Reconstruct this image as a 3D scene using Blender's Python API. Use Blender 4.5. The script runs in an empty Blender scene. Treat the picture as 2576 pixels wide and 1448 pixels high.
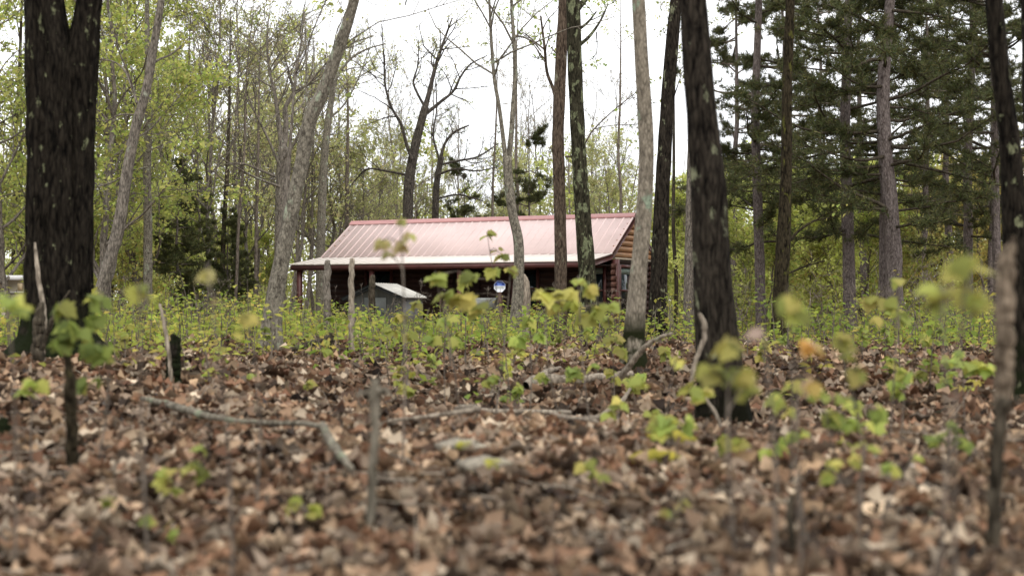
import bpy, math, random
import numpy as np
from mathutils import Vector

# ------------------------------------------------------------------ camera, sky, sun, exposure
S = bpy.context.scene
COL = S.collection
CZ = 1.0                                   # eye height above the cabin's ground
F = 50.0 / 36.0 * 2576.0                   # focal length in units of a 2576 wide picture
PITCH = math.atan((760 - 724) / F)
cam = bpy.data.cameras.new('camera')
cam.lens = 50; cam.sensor_width = 36; cam.clip_start = 0.1; cam.clip_end = 2000
cam.dof.use_dof = True; cam.dof.focus_distance = 36.0; cam.dof.aperture_fstop = 1.7
co = bpy.data.objects.new('camera', cam); COL.objects.link(co)
co.location = (0, 0, CZ); co.rotation_euler = (math.pi / 2 + PITCH, 0, 0)
S.camera = co

SUN_EL, SUN_AZ = math.radians(54), math.radians(166)     # azimuth measured from +Y, clockwise
w = bpy.data.worlds.new('World'); S.world = w; w.use_nodes = True
nt = w.node_tree; N = nt.nodes; L = nt.links
bg = N['Background']; bg.inputs['Strength'].default_value = 0.14
sky = N.new('ShaderNodeTexSky'); sky.sky_type = 'NISHITA'; sky.sun_disc = False
sky.sun_elevation = SUN_EL; sky.sun_rotation = SUN_AZ; sky.air_density = 1.0; sky.dust_density = 3.0
tc = N.new('ShaderNodeTexCoord'); mp = N.new('ShaderNodeMapping'); mp.inputs['Scale'].default_value = (1, 1, 3)
nz = N.new('ShaderNodeTexNoise'); nz.inputs['Scale'].default_value = 2.6; nz.inputs['Detail'].default_value = 6
rp = N.new('ShaderNodeValToRGB'); rp.color_ramp.elements[0].position = 0.32; rp.color_ramp.elements[1].position = 0.62
rp.color_ramp.elements[0].color = (0.80, 0.80, 0.80, 1); rp.color_ramp.elements[1].color = (1, 1, 1, 1)
mx = N.new('ShaderNodeMixRGB'); mx.inputs[2].default_value = (10.8, 10.9, 11.1, 1)      # bright cloud deck over the blue
L.new(tc.outputs['Generated'], mp.inputs['Vector']); L.new(mp.outputs[0], nz.inputs['Vector'])
L.new(nz.outputs['Fac'], rp.inputs[0]); L.new(rp.outputs[0], mx.inputs[0])
L.new(sky.outputs[0], mx.inputs[1]); L.new(mx.outputs[0], bg.inputs['Color'])

sl = bpy.data.lights.new('sun', 'SUN'); sl.energy = 1.3; sl.angle = math.radians(18); sl.color = (1, 0.96, 0.9)
so = bpy.data.objects.new('sun', sl); COL.objects.link(so)
sd = Vector((math.sin(SUN_AZ) * math.cos(SUN_EL), math.cos(SUN_AZ) * math.cos(SUN_EL), math.sin(SUN_EL)))
so.rotation_euler = (-sd).to_track_quat('-Z', 'Y').to_euler(); so.location = (0, 0, 40)

vs = S.view_settings; vs.view_transform = 'Standard'; vs.look = 'None'; vs.exposure = 0.25; vs.gamma = 1
S.cycles.max_bounces = 12; S.cycles.diffuse_bounces = 8; S.cycles.transmission_bounces = 8
S.cycles.caustics_reflective = False; S.cycles.caustics_refractive = False

# ------------------------------------------------------------------ helpers
def P(px, py, d):
    """the place that shows at picture point (px, py) at distance d"""
    vx, vy = (px - 1288) / F, (724 - py) / F
    return np.array([vx * d, d * (math.cos(PITCH) - vy * math.sin(PITCH)), CZ + d * (math.sin(PITCH) + vy * math.cos(PITCH))])

def unit(v):
    v = np.asarray(v, float); return v / (np.linalg.norm(v, axis=-1, keepdims=True) + 1e-12)

class MB:
    """gathers rings, quads and leaves; build() links them as one mesh object"""
    def __init__(s): s.v = []; s.q = []; s.t = []; s.c = []; s.n = 0; s.col = False
    def add(s, v, q=None, t=None, c=None):
        v = np.asarray(v, float)
        s.v.append(v)
        if q is not None and len(q): s.q.append(np.asarray(q, int) + s.n)
        if t is not None and len(t): s.t.append(np.asarray(t, int) + s.n)
        if c is None: c = np.full((len(v), 3), 0.5)
        else: s.col = True
        s.c.append(np.asarray(c, float)); s.n += len(v)
    def tube(s, pts, rad, k=6, cap=True, mod=None):
        pts = np.asarray(pts, float); rad = np.asarray(rad, float); m = len(pts)
        T = unit(np.gradient(pts, axis=0))
        a = np.eye(3)[np.argmin(np.abs(T.mean(0)))]
        A = unit(np.cross(T, a)); B = np.cross(T, A)
        th = np.arange(k) * 2 * np.pi / k
        r = rad[:, None] * (np.ones((m, k)) if mod is None else mod)
        V = pts[:, None, :] + r[..., None] * (np.cos(th)[None, :, None] * A[:, None, :] + np.sin(th)[None, :, None] * B[:, None, :])
        i = np.arange(m - 1)[:, None] * k; j = np.arange(k)[None, :]; j2 = (j + 1) % k
        q = np.stack([i + j, i + j2, i + k + j2, i + k + j], -1).reshape(-1, 4)
        V = V.reshape(-1, 3); t = None
        if cap:
            V = np.vstack([V, pts[-1] + T[-1] * rad[-1] * 0.3])
            jj = np.arange(k); t = np.stack([(m - 1) * k + jj, (m - 1) * k + (jj + 1) % k, np.full(k, m * k)], -1)
        s.add(V, q, t)
    def box(s, lo, hi, M=None):
        x0, y0, z0 = lo; x1, y1, z1 = hi
        v = np.array([[x0,y0,z0],[x1,y0,z0],[x1,y1,z0],[x0,y1,z0],[x0,y0,z1],[x1,y0,z1],[x1,y1,z1],[x0,y1,z1]], float)
        if M is not None: v = v @ np.asarray(M[0]).T + np.asarray(M[1])
        s.add(v, [[0,3,2,1],[4,5,6,7],[0,1,5,4],[1,2,6,5],[2,3,7,6],[3,0,4,7]])
    def prism(s, poly, axis_lo, axis_hi, axis=0):
        """polygon in the two other axes, pulled along axis"""
        n = len(poly); o = [i for i in range(3) if i != axis]; v = np.zeros((2 * n, 3))
        for e, x in enumerate((axis_lo, axis_hi)):
            v[e*n:(e+1)*n, axis] = x; v[e*n:(e+1)*n, o[0]] = [p[0] for p in poly]; v[e*n:(e+1)*n, o[1]] = [p[1] for p in poly]
        i = np.arange(n); q = np.stack([i, (i+1) % n, n + (i+1) % n, n + i], -1)
        t = [[0, k, k+1] for k in range(1, n-1)] + [[n, n+k+1, n+k] for k in range(1, n-1)]
        s.add(v, q, t)
    def leaves(s, tpl, pos, A, Nn, size, colr):
        tv, tq, tt = tpl; A = unit(A); Sd = unit(np.cross(A, Nn)); Nn = np.cross(Sd, A); size = np.asarray(size, float)
        k = len(tv); m = len(pos)
        V = pos[:, None, :] + size[:, None, None] * (tv[None, :, 0, None] * A[:, None, :] + tv[None, :, 1, None] * Sd[:, None, :] + tv[None, :, 2, None] * Nn[:, None, :])
        off = (np.arange(m) * k)[:, None, None]
        q = (np.asarray(tq)[None] + off).reshape(-1, 4) if len(tq) else None
        t = (np.asarray(tt)[None] + off).reshape(-1, 3) if len(tt) else None
        s.add(V.reshape(-1, 3), q, t, np.repeat(colr, k, axis=0))
    def build(s, name, mat, parent=None, loc=None, smooth=True):
        v = np.vstack(s.v)
        o0 = np.array(loc if loc is not None else (0, 0, 0), float)
        v = v - o0
        q = np.vstack(s.q) if s.q else np.zeros((0, 4), int); t = np.vstack(s.t) if s.t else np.zeros((0, 3), int)
        me = bpy.data.meshes.new(name)
        me.vertices.add(len(v)); me.vertices.foreach_set('co', v.astype(np.float32).ravel())
        loops = np.concatenate([q.ravel(), t.ravel()]).astype(np.int32)
        me.loops.add(len(loops)); me.loops.foreach_set('vertex_index', loops)
        st = np.concatenate([np.arange(len(q)) * 4, len(q) * 4 + np.arange(len(t)) * 3]).astype(np.int32)
        me.polygons.add(len(st)); me.polygons.foreach_set('loop_start', st)
        if smooth: me.polygons.foreach_set('use_smooth', np.ones(len(st), bool))
        if s.col:
            at = me.color_attributes.new('tint', 'FLOAT_COLOR', 'POINT')
            c = np.vstack(s.c); at.data.foreach_set('color', np.hstack([c, np.ones((len(c), 1))]).astype(np.float32).ravel())
        me.update(calc_edges=True); me.validate()
        if mat is not None: me.materials.append(mat)
        o = bpy.data.objects.new(name, me); COL.objects.link(o)
        if parent is not None: o.parent = parent
        elif loc is not None: o.location = o0
        return o

def empty(name, loc, rz=0):
    o = bpy.data.objects.new(name, None); COL.objects.link(o); o.location = tuple(loc); o.rotation_euler = (0, 0, rz)
    o.empty_display_size = 0.2; return o
def tag(o, label=None, cat=None, group=None, kind=None):
    if label: o['label'] = label
    if cat: o['category'] = cat
    if group: o['group'] = group
    if kind: o['kind'] = kind
    return o
def copy_tree(o, loc, rz, sc, label, group):
    c = o.copy(); COL.objects.link(c); c.location = tuple(loc); c.rotation_euler = (0, 0, rz); c.scale = (sc, sc, sc)
    c['label'] = label
    if group: c['group'] = group
    for ch in list(o.children):
        k = ch.copy(); COL.objects.link(k); k.parent = c
    return c

rng = np.random.default_rng(7)
_tab = rng.random((64, 64))
def vnoise(x, y):
    """smooth value noise, periodic over 64"""
    x = np.asarray(x, float); y = np.asarray(y, float)
    xi = np.floor(x).astype(int); yi = np.floor(y).astype(int); fx = x - xi; fy = y - yi
    fx = fx * fx * (3 - 2 * fx); fy = fy * fy * (3 - 2 * fy)
    g = lambda a, b: _tab[a % 64, b % 64]
    return (g(xi, yi) * (1-fx) + g(xi+1, yi) * fx) * (1-fy) + (g(xi, yi+1) * (1-fx) + g(xi+1, yi+1) * fx) * fy
def fbm(x, y, o=3):
    return sum(vnoise(x * 2**i + 7*i, y * 2**i + 13*i) / 2**i for i in range(o)) / 2

def catmull(pts, n):
    """smooth line through points, no overshoot where their spacing changes"""
    pts = np.asarray(pts, float); h = np.linalg.norm(np.diff(pts[:, :3], axis=0), axis=1) + 1e-9; cum = np.r_[0, np.cumsum(h)]
    dl = np.diff(pts, axis=0) / h[:, None]; mm = np.vstack([dl[:1], (dl[:-1] * h[1:, None] + dl[1:] * h[:-1, None]) / (h[1:] + h[:-1])[:, None], dl[-1:]])
    u = np.linspace(0, cum[-1], n); i = np.clip(np.searchsorted(cum, u, 'right') - 1, 0, len(h) - 1); t = ((u - cum[i]) / h[i])[:, None]; H = h[i][:, None]
    return (2*t**3 - 3*t*t + 1) * pts[i] + (t**3 - 2*t*t + t) * H * mm[i] + (3*t*t - 2*t**3) * pts[i+1] + (t**3 - t*t) * H * mm[i+1]

# ------------------------------------------------------------------ materials
def mat(name):
    m = bpy.data.materials.new(name); m.use_nodes = True; t = m.node_tree
    return m, t.nodes, t.links, t.nodes['Principled BSDF']
def ramp(Nn, stops):
    r = Nn.new('ShaderNodeValToRGB'); e = r.color_ramp.elements
    while len(e) < len(stops): e.new(0.5)
    for k, (p, c) in zip(e, stops): k.position = p; k.color = (*c, 1)
    return r
def bark(name, dark, light, sc=9.0, lichen=None, lich_amt=0.5, moss=None, moss_h=0.5, zs=0.24, bump=1.0, lsc=3.2):
    m, Nn, Ln, b = mat(name)
    tc = Nn.new('ShaderNodeTexCoord'); mp = Nn.new('ShaderNodeMapping'); mp.inputs['Scale'].default_value = (sc, sc, sc * zs)
    Ln.new(tc.outputs['Object'], mp.inputs[0])
    n1 = Nn.new('ShaderNodeTexNoise'); n1.inputs['Scale'].default_value = 1.6; n1.inputs['Detail'].default_value = 7; n1.inputs['Roughness'].default_value = 0.68
    vo = Nn.new('ShaderNodeTexVoronoi'); vo.feature = 'DISTANCE_TO_EDGE'; vo.inputs['Scale'].default_value = 2.4
    Ln.new(mp.outputs[0], n1.inputs['Vector']); Ln.new(mp.outputs[0], vo.inputs['Vector'])
    ad = Nn.new('ShaderNodeMath'); ad.operation = 'MULTIPLY_ADD'; ad.inputs[1].default_value = 0.55; Ln.new(vo.outputs['Distance'], ad.inputs[0]); Ln.new(n1.outputs['Fac'], ad.inputs[2])
    r = ramp(Nn, [(0.40, dark), (0.74, light)]); Ln.new(ad.outputs[0], r.inputs[0]); last = r.outputs[0]
    if lichen is not None:
        n2 = Nn.new('ShaderNodeTexNoise'); n2.inputs['Scale'].default_value = lsc; n2.inputs['Detail'].default_value = 5; n2.inputs['Roughness'].default_value = 0.6
        mp2 = Nn.new('ShaderNodeMapping'); mp2.inputs['Scale'].default_value = (1.6, 1.6, 0.9); Ln.new(tc.outputs['Object'], mp2.inputs[0]); Ln.new(mp2.outputs[0], n2.inputs['Vector'])
        lr = ramp(Nn, [(0.70 - 0.22 * lich_amt, (0, 0, 0)), (0.76 - 0.22 * lich_amt, (1, 1, 1))]); Ln.new(n2.outputs['Fac'], lr.inputs[0])
        mx = Nn.new('ShaderNodeMixRGB'); Ln.new(lr.outputs[0], mx.inputs[0]); Ln.new(last, mx.inputs[1])
        n4 = Nn.new('ShaderNodeTexNoise'); n4.inputs['Scale'].default_value = 30; Ln.new(tc.outputs['Object'], n4.inputs['Vector'])
        l2 = ramp(Nn, [(0.3, tuple(0.45 * x for x in lichen)), (0.7, lichen)]); Ln.new(n4.outputs['Fac'], l2.inputs[0]); Ln.new(l2.outputs[0], mx.inputs[2]); last = mx.outputs[0]
    if moss is not None:
        sp = Nn.new('ShaderNodeSeparateXYZ'); Ln.new(tc.outputs['Object'], sp.inputs[0])
        n3 = Nn.new('ShaderNodeTexNoise'); n3.inputs['Scale'].default_value = 4; n3.inputs['Detail'].default_value = 4; Ln.new(tc.outputs['Object'], n3.inputs['Vector'])
        mr = Nn.new('ShaderNodeMapRange'); mr.inputs['From Min'].default_value = moss_h; mr.inputs['From Max'].default_value = moss_h * 0.62; Ln.new(sp.outputs['Z'], mr.inputs[0])
        mm = Nn.new('ShaderNodeMath'); mm.operation = 'MULTIPLY'; Ln.new(mr.outputs[0], mm.inputs[0])
        m3 = ramp(Nn, [(0.34, (0, 0, 0)), (0.46, (1, 1, 1))]); Ln.new(n3.outputs['Fac'], m3.inputs[0]); Ln.new(m3.outputs[0], mm.inputs[1])
        mx = Nn.new('ShaderNodeMixRGB'); Ln.new(mm.outputs[0], mx.inputs[0]); Ln.new(last, mx.inputs[1]); mx.inputs[2].default_value = (*moss, 1); last = mx.outputs[0]
    Ln.new(last, b.inputs['Base Color']); b.inputs['Roughness'].default_value = 0.95; b.inputs['Specular IOR Level'].default_value = 0.06
    bp = Nn.new('ShaderNodeBump'); bp.inputs['Strength'].default_value = bump; bp.inputs['Distance'].default_value = 0.03
    Ln.new(ad.outputs[0], bp.inputs['Height']); Ln.new(bp.outputs[0], b.inputs['Normal'])
    return m
def leafmat(name, trans=0.5, rough=0.6, vary=0.25):
    """colour of each leaf is in the mesh; light passes through the blade"""
    m, Nn, Ln, b = mat(name)
    at = Nn.new('ShaderNodeAttribute'); at.attribute_name = 'tint'
    oi = Nn.new('ShaderNodeObjectInfo'); mr = Nn.new('ShaderNodeMapRange'); mr.inputs['To Min'].default_value = 1 - vary; mr.inputs['To Max'].default_value = 1 + vary
    Ln.new(oi.outputs['Random'], mr.inputs[0])
    hs = Nn.new('ShaderNodeHueSaturation'); Ln.new(at.outputs['Color'], hs.inputs['Color']); Ln.new(mr.outputs[0], hs.inputs['Value'])
    Ln.new(hs.outputs[0], b.inputs['Base Color']); b.inputs['Roughness'].default_value = rough; b.inputs['Specular IOR Level'].default_value = 0.25
    if trans > 0:
        tr = Nn.new('ShaderNodeBsdfTranslucent'); ms = Nn.new('ShaderNodeMixShader'); ms.inputs[0].default_value = trans
        Ln.new(hs.outputs[0], tr.inputs['Color']); Ln.new(b.outputs[0], ms.inputs[1]); Ln.new(tr.outputs[0], ms.inputs[2]); Ln.new(ms.outputs[0], Nn['Material Output'].inputs[0])
    return m
def plain(name, c, rough=0.6, spec=0.4, var=0.25, sc=6.0, metal=0.0, stretch=(1, 1, 1), bump=0.0):
    m, Nn, Ln, b = mat(name)
    tc = Nn.new('ShaderNodeTexCoord'); mp = Nn.new('ShaderNodeMapping'); mp.inputs['Scale'].default_value = stretch
    n = Nn.new('ShaderNodeTexNoise'); n.inputs['Scale'].default_value = sc; n.inputs['Detail'].default_value = 6
    Ln.new(tc.outputs['Object'], mp.inputs[0]); Ln.new(mp.outputs[0], n.inputs['Vector'])
    r = ramp(Nn, [(0.3, tuple(x * (1 - var) for x in c)), (0.7, tuple(min(1, x * (1 + var)) for x in c))]); Ln.new(n.outputs['Fac'], r.inputs[0]); Ln.new(r.outputs[0], b.inputs['Base Color'])
    b.inputs['Roughness'].default_value = rough; b.inputs['Specular IOR Level'].default_value = spec; b.inputs['Metallic'].default_value = metal
    if bump:
        bp = Nn.new('ShaderNodeBump'); bp.inputs['Strength'].default_value = bump; bp.inputs['Distance'].default_value = 0.02; Ln.new(n.outputs['Fac'], bp.inputs['Height']); Ln.new(bp.outputs[0], b.inputs['Normal'])
    return m

LICH = (0.34, 0.38, 0.26)
M_OAK = bark('bark_dark_oak', (0.0015, 0.0013, 0.001), (0.028, 0.023, 0.017), 11, (0.20, 0.21, 0.12), 0.36, (0.010, 0.013, 0.005), 0.6, lsc=7)
M_BIG = bark('bark_brown_oak', (0.003, 0.0025, 0.002), (0.045, 0.037, 0.028), 12, (0.26, 0.27, 0.17), 0.42, (0.006, 0.006, 0.003), 0.45, lsc=3.5)
M_LICHEN = bark('bark_lichen', (0.005, 0.0045, 0.003), (0.06, 0.055, 0.035), 13, (0.21, 0.23, 0.13), 0.78, None, lsc=6)
M_BROWN = bark('bark_brown', (0.02, 0.014, 0.010), (0.16, 0.12, 0.088), 14, (0.3, 0.28, 0.2), 0.35)
M_PALE = bark('bark_pale', (0.05, 0.043, 0.034), (0.26, 0.235, 0.185), 14, (0.36, 0.40, 0.29), 0.45, None, zs=0.5, bump=0.35)
M_PALEMOSS = bark('bark_pale_moss', (0.10, 0.085, 0.065), (0.30, 0.26, 0.20), 12, (0.30, 0.36, 0.26), 0.5, (0.014, 0.016, 0.006), 0.75, zs=0.4, bump=0.4)
M_PINEB = bark('bark_pine', (0.055, 0.043, 0.038), (0.22, 0.185, 0.17), 13, None, 0, None, zs=0.35)
M_GREYB = bark('bark_grey', (0.05, 0.043, 0.036), (0.25, 0.218, 0.18), 12, (0.35, 0.36, 0.28), 0.4, None, zs=0.3, bump=0.4)
M_DARKG = bark('bark_dark_grey', (0.012, 0.0105, 0.009), (0.125, 0.108, 0.09), 12, None, 0, None, zs=0.3)
M_TWIG = bark('bark_twig', (0.06, 0.048, 0.038), (0.25, 0.21, 0.17), 10, None)
M_DEAD = bark('dead_wood', (0.10, 0.08, 0.06), (0.40, 0.34, 0.265), 14, (0.27, 0.30, 0.2), 0.3, zs=0.2, bump=0.5)
M_DEADD = bark('dead_wood_dark', (0.016, 0.013, 0.009), (0.10, 0.083, 0.06), 14, (0.13, 0.15, 0.06), 0.4, zs=0.2, bump=0.6)
M_STAKE = bark('weathered_stake', (0.06, 0.052, 0.038), (0.27, 0.24, 0.185), 16, (0.27, 0.30, 0.2), 0.5, zs=.2, bump=.6)
M_SNAG = bark('snag_wood', (0.04, 0.03, 0.021), (0.25, 0.195, 0.14), 16, None, zs=.15, bump=.6)
M_MOSSY = bark('mossy_wood', (0.005, 0.004, 0.0025), (0.05, 0.04, 0.024), 14, (0.10, 0.10, 0.025), 0.5, zs=0.3, bump=0.6, lsc=5)
M_LEAF = leafmat('spring_leaf', 0.58)
M_NEED = leafmat('pine_needles', 0.35, 0.55, 0.2)
M_LITTER = leafmat('dry_leaf', 0.12, 0.75, 0.0)

def ground_material():
    m, Nn, Ln, b = mat('leaf_mould')
    tc = Nn.new('ShaderNodeTexCoord')
    v = Nn.new('ShaderNodeTexVoronoi'); v.inputs['Scale'].default_value = 13; v.inputs['Randomness'].default_value = 1
    n = Nn.new('ShaderNodeTexNoise'); n.inputs['Scale'].default_value = 9; n.inputs['Detail'].default_value = 6
    mxv = Nn.new('ShaderNodeMixRGB'); mxv.inputs[0].default_value = 0.25; Ln.new(tc.outputs['Object'], mxv.inputs[1]); Ln.new(n.outputs['Color'], mxv.inputs[2])
    Ln.new(tc.outputs['Object'], n.inputs['Vector']); Ln.new(mxv.outputs[0], v.inputs['Vector'])
    sp = Nn.new('ShaderNodeSeparateXYZ'); Ln.new(v.outputs['Color'], sp.inputs[0])
    r = ramp(Nn, [(0.0, (0.025, 0.014, 0.008)), (0.35, (0.09, 0.045, 0.024)), (0.65, (0.19, 0.115, 0.07)), (1.0, (0.30, 0.21, 0.145))]); Ln.new(sp.outputs['X'], r.inputs[0])
    Ln.new(r.outputs[0], b.inputs['Base Color']); b.inputs['Roughness'].default_value = 0.9; b.inputs['Specular IOR Level'].default_value = 0.2
    bp = Nn.new('ShaderNodeBump'); bp.inputs['Strength'].default_value = 0.8; bp.inputs['Distance'].default_value = 0.04; Ln.new(v.outputs['Distance'], bp.inputs['Height']); Ln.new(bp.outputs[0], b.inputs['Normal'])
    return m

# ------------------------------------------------------------------ ground
CTRL = [(200,1420,5.3),(1288,1420,5.0),(2400,1420,4.8),(1288,1700,3.2),(178,1185,7.2),(930,1340,5.7),(1000,1105,8.5),(1500,1100,8.7),(2510,1150,7.4),
        (1825,1085,11),(150,905,14),(-200,905,14),(432,962,13),(1600,945,16),(1400,990,14.5),(700,882,20),(885,905,19),(1288,885,21),(1500,884,20.5),
        (1960,880,23),(2300,872,24),(2650,890,20),(2570,1010,12),(20,905,16),(-300,900,20),(700,835,46),(1500,835,43),(1000,842,35),(300,840,45),(2100,838,42),
        (-500,830,60),(1288,830,80),(3000,845,45),(300,825,85),(2200,830,85),(-1200,850,30),(3600,850,30),(-1500,900,15),(3800,960,12)]
_cp = np.array([P(*c) for c in CTRL]); _cs = 0.13 * np.array([c[2] for c in CTRL]) + 0.35
_fix = np.zeros(len(_cp))
def gz(x, y):
    x = np.asarray(x, float); y = np.asarray(y, float)
    r2 = (x[..., None] - _cp[:, 0])**2 + (y[..., None] - _cp[:, 1])**2
    wgt = np.exp(-r2 / (2 * _cs**2)) + 0.002 / (1 + r2 / _cs**2)**2
    z = (wgt * _cp[:, 2]).sum(-1) / wgt.sum(-1) + (np.exp(-r2 / (2 * _cs**2)) * _fix).sum(-1)
    near = np.clip(1 - (np.hypot(x, y) - 25) / 20, 0.15, 1)
    return z + near * 0.10 * (fbm(x * 0.9 + 20, y * 0.9 + 20, 3) - 0.5)
_r2 = (_cp[:, None, 0] - _cp[None, :, 0])**2 + (_cp[:, None, 1] - _cp[None, :, 1])**2
_fix = np.linalg.solve(np.exp(-_r2 / (2 * _cs[None, :]**2)) + .06 * np.eye(len(_cp)), _cp[:, 2] - gz(_cp[:, 0], _cp[:, 1]))
def on_ground(px, d, dz=0.0):
    x = (px - 1288) / F * d; return np.array([x, d, float(gz(x, d)) + dz])

k = 170; u = np.sinh(np.linspace(-5.2, 5.2, k)) ; u = u / u[-1] * 420
X, Y = np.meshgrid(u, u + 12); Z = gz(X, Y)
g = MB(); ii = np.arange(k - 1)[:, None] * k + np.arange(k - 1)[None, :]
g.add(np.stack([X, Y, Z], -1).reshape(-1, 3), np.stack([ii, ii + 1, ii + k + 1, ii + k], -1).reshape(-1, 4))
tag(g.build('ground', ground_material()), kind='structure')

# ------------------------------------------------------------------ leaf shapes
T_QUAD = (np.array([[0,0,0],[.5,.32,.09],[1,0,-.04],[.5,-.32,.09]]), [[0,1,2,3]], [])
T_THIN = (np.array([[0,-.035,0],[0,.035,0],[1,0,0]]), [], [[0,1,2]])
_o = [(0,0),(.02,.2),(.12,.46),(.24,.34),(.42,.60),(.50,.34),(.64,.36),(.72,.22),(1,0)]
def _lobed():
    out = _o + [(a, -b) for a, b in _o[-2:0:-1]]
    v = [(0.38, 0, 0.0)] + [(a, b, 0.10*abs(b) - 0.30*a*a - 0.22*b*b) for a, b in out]; n = len(out)
    return np.array(v), [], [[0, 1 + i, 1 + (i + 1) % n] for i in range(n)]
T_LOBE = _lobed()
def _dry(seed):
    r = np.random.default_rng(seed); rows = [(0,.03),(.25,.22),(.45,.13),(.65,.30),(.85,.17),(1,.02)]
    cu, cv, tw = r.uniform(-.9,.9), r.uniform(.1,1.9), r.uniform(-.5,.5); v = []
    for a, b in rows:
        b *= r.uniform(.85,1.25)
        for s in (-1, 0, 1):
            v.append((a, s*b, cu*(a-.5)**2*0.8 + cv*b*abs(s) * .8 + tw*s*b*(a-.5)*2))
    q = [[i*3+j, i*3+j+1, i*3+j+4, i*3+j+3] for i in range(5) for j in range(2)]
    return np.array(v), q, []
DRY = [_dry(s) for s in range(8)]
def randunit(n, r=rng): return unit(r.normal(size=(n, 3)))
def cols(n, pal, r=rng, var=0.18):
    pal = np.asarray(pal, float); c = pal[r.integers(0, len(pal), n)]
    return np.clip(c * (1 + r.normal(0, var, (n, 1))), 0.004, 0.95)
G_YEL = [(.44,.48,.12),(.50,.51,.15),(.38,.45,.11),(.53,.50,.15),(.35,.44,.11)]
G_MID = [(.31,.42,.10),(.36,.46,.11),(.43,.47,.12),(.26,.37,.09)]
G_PALE = [(.52,.54,.22),(.58,.57,.27),(.48,.53,.19),(.56,.49,.25)]
G_BUD = [(.46,.38,.26),(.54,.47,.30),(.42,.33,.24),(.48,.50,.24)]
G_PINE = [(.085,.105,.036),(.11,.125,.042),(.062,.083,.032),(.15,.14,.05)]
G_LITE = [(.54,.59,.15),(.61,.61,.20),(.49,.56,.14),(.57,.60,.22)]
G_GOLD = [(.56,.48,.16),(.60,.49,.17),(.46,.47,.14)]
BROWN = [(.30,.19,.12),(.36,.25,.165),(.20,.105,.06),(.25,.15,.09),(.40,.30,.21),(.13,.06,.032),(.27,.20,.15),(.17,.11,.075),(.07,.04,.025),(.42,.34,.26),(.04,.024,.015),(.30,.20,.12),(.20,.105,.06),(.22,.165,.125)]

# ------------------------------------------------------------------ leaf litter
def litter():
    mb = MB(); r = np.random.default_rng(3)
    for tpl in DRY:
        n = 8200
        d = 2.6 * (30 / 2.6) ** (r.random(n) ** 0.92); xx = (r.random(n) - .5) * (0.86 * d + 1.0)
        z = gz(xx, d) + r.random(n) ** 1.6 * 0.06
        A = unit(np.stack([r.normal(size=n), r.normal(size=n), r.normal(0, .3, n)], -1)); Nn = unit(np.stack([r.normal(0, .5, n), r.normal(0, .5, n), np.ones(n)], -1))
        size = r.uniform(.055, .17, n) * np.clip(d / 9, 1, 1.35)
        pos = np.stack([xx, d, z], -1) - A * size[:, None] * .5
        c = cols(n, BROWN, r, .22); patch = fbm(xx * .7 + 3, d * .7 + 9)[:, None]; c = (c * .84 + c.mean(1, keepdims=True) * .16) * np.array([1.0, .96, .86]) * (0.55 + .95 * patch) * np.where(r.random((n, 1)) < .18, .4, 1.08)
        mb.leaves(tpl, pos, A, Nn, size, c)
    return tag(mb.build('fallen_leaves', M_LITTER, smooth=False), kind='stuff', label='brown dry oak leaves covering the forest floor', cat='leaf litter')
litter()
def twig_litter():
    r = np.random.default_rng(4); m = MB()
    for i in range(420):
        d = 3.2 * (26 / 3.2) ** r.random(); x = (r.random() - .5) * (.84 * d + 1); az = r.uniform(0, 6.28); Lt = r.uniform(.12, .7) * (1 + d / 25); dv = np.array([math.cos(az), math.sin(az), 0])
        q = []
        for f in (-.5, -.1, .25, .5):
            p = np.array([x, d, 0]) + dv * Lt * f + np.array([r.normal(0, .02), r.normal(0, .02), 0]); p[2] = float(gz(p[0], p[1])) + r.uniform(.045, .085); q.append(p)
        if r.random() < .12: q[-1][2] += r.uniform(.05, .35) * Lt
        k = r.uniform(.002, .0055); m.tube(np.array(q), [k, k, k * .8, k * .5], 5)
    return tag(m.build('fallen_twigs', M_DEAD), kind='stuff', label='thin dead twigs strewn over the brown leaf litter', cat='twigs')
twig_litter()

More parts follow.
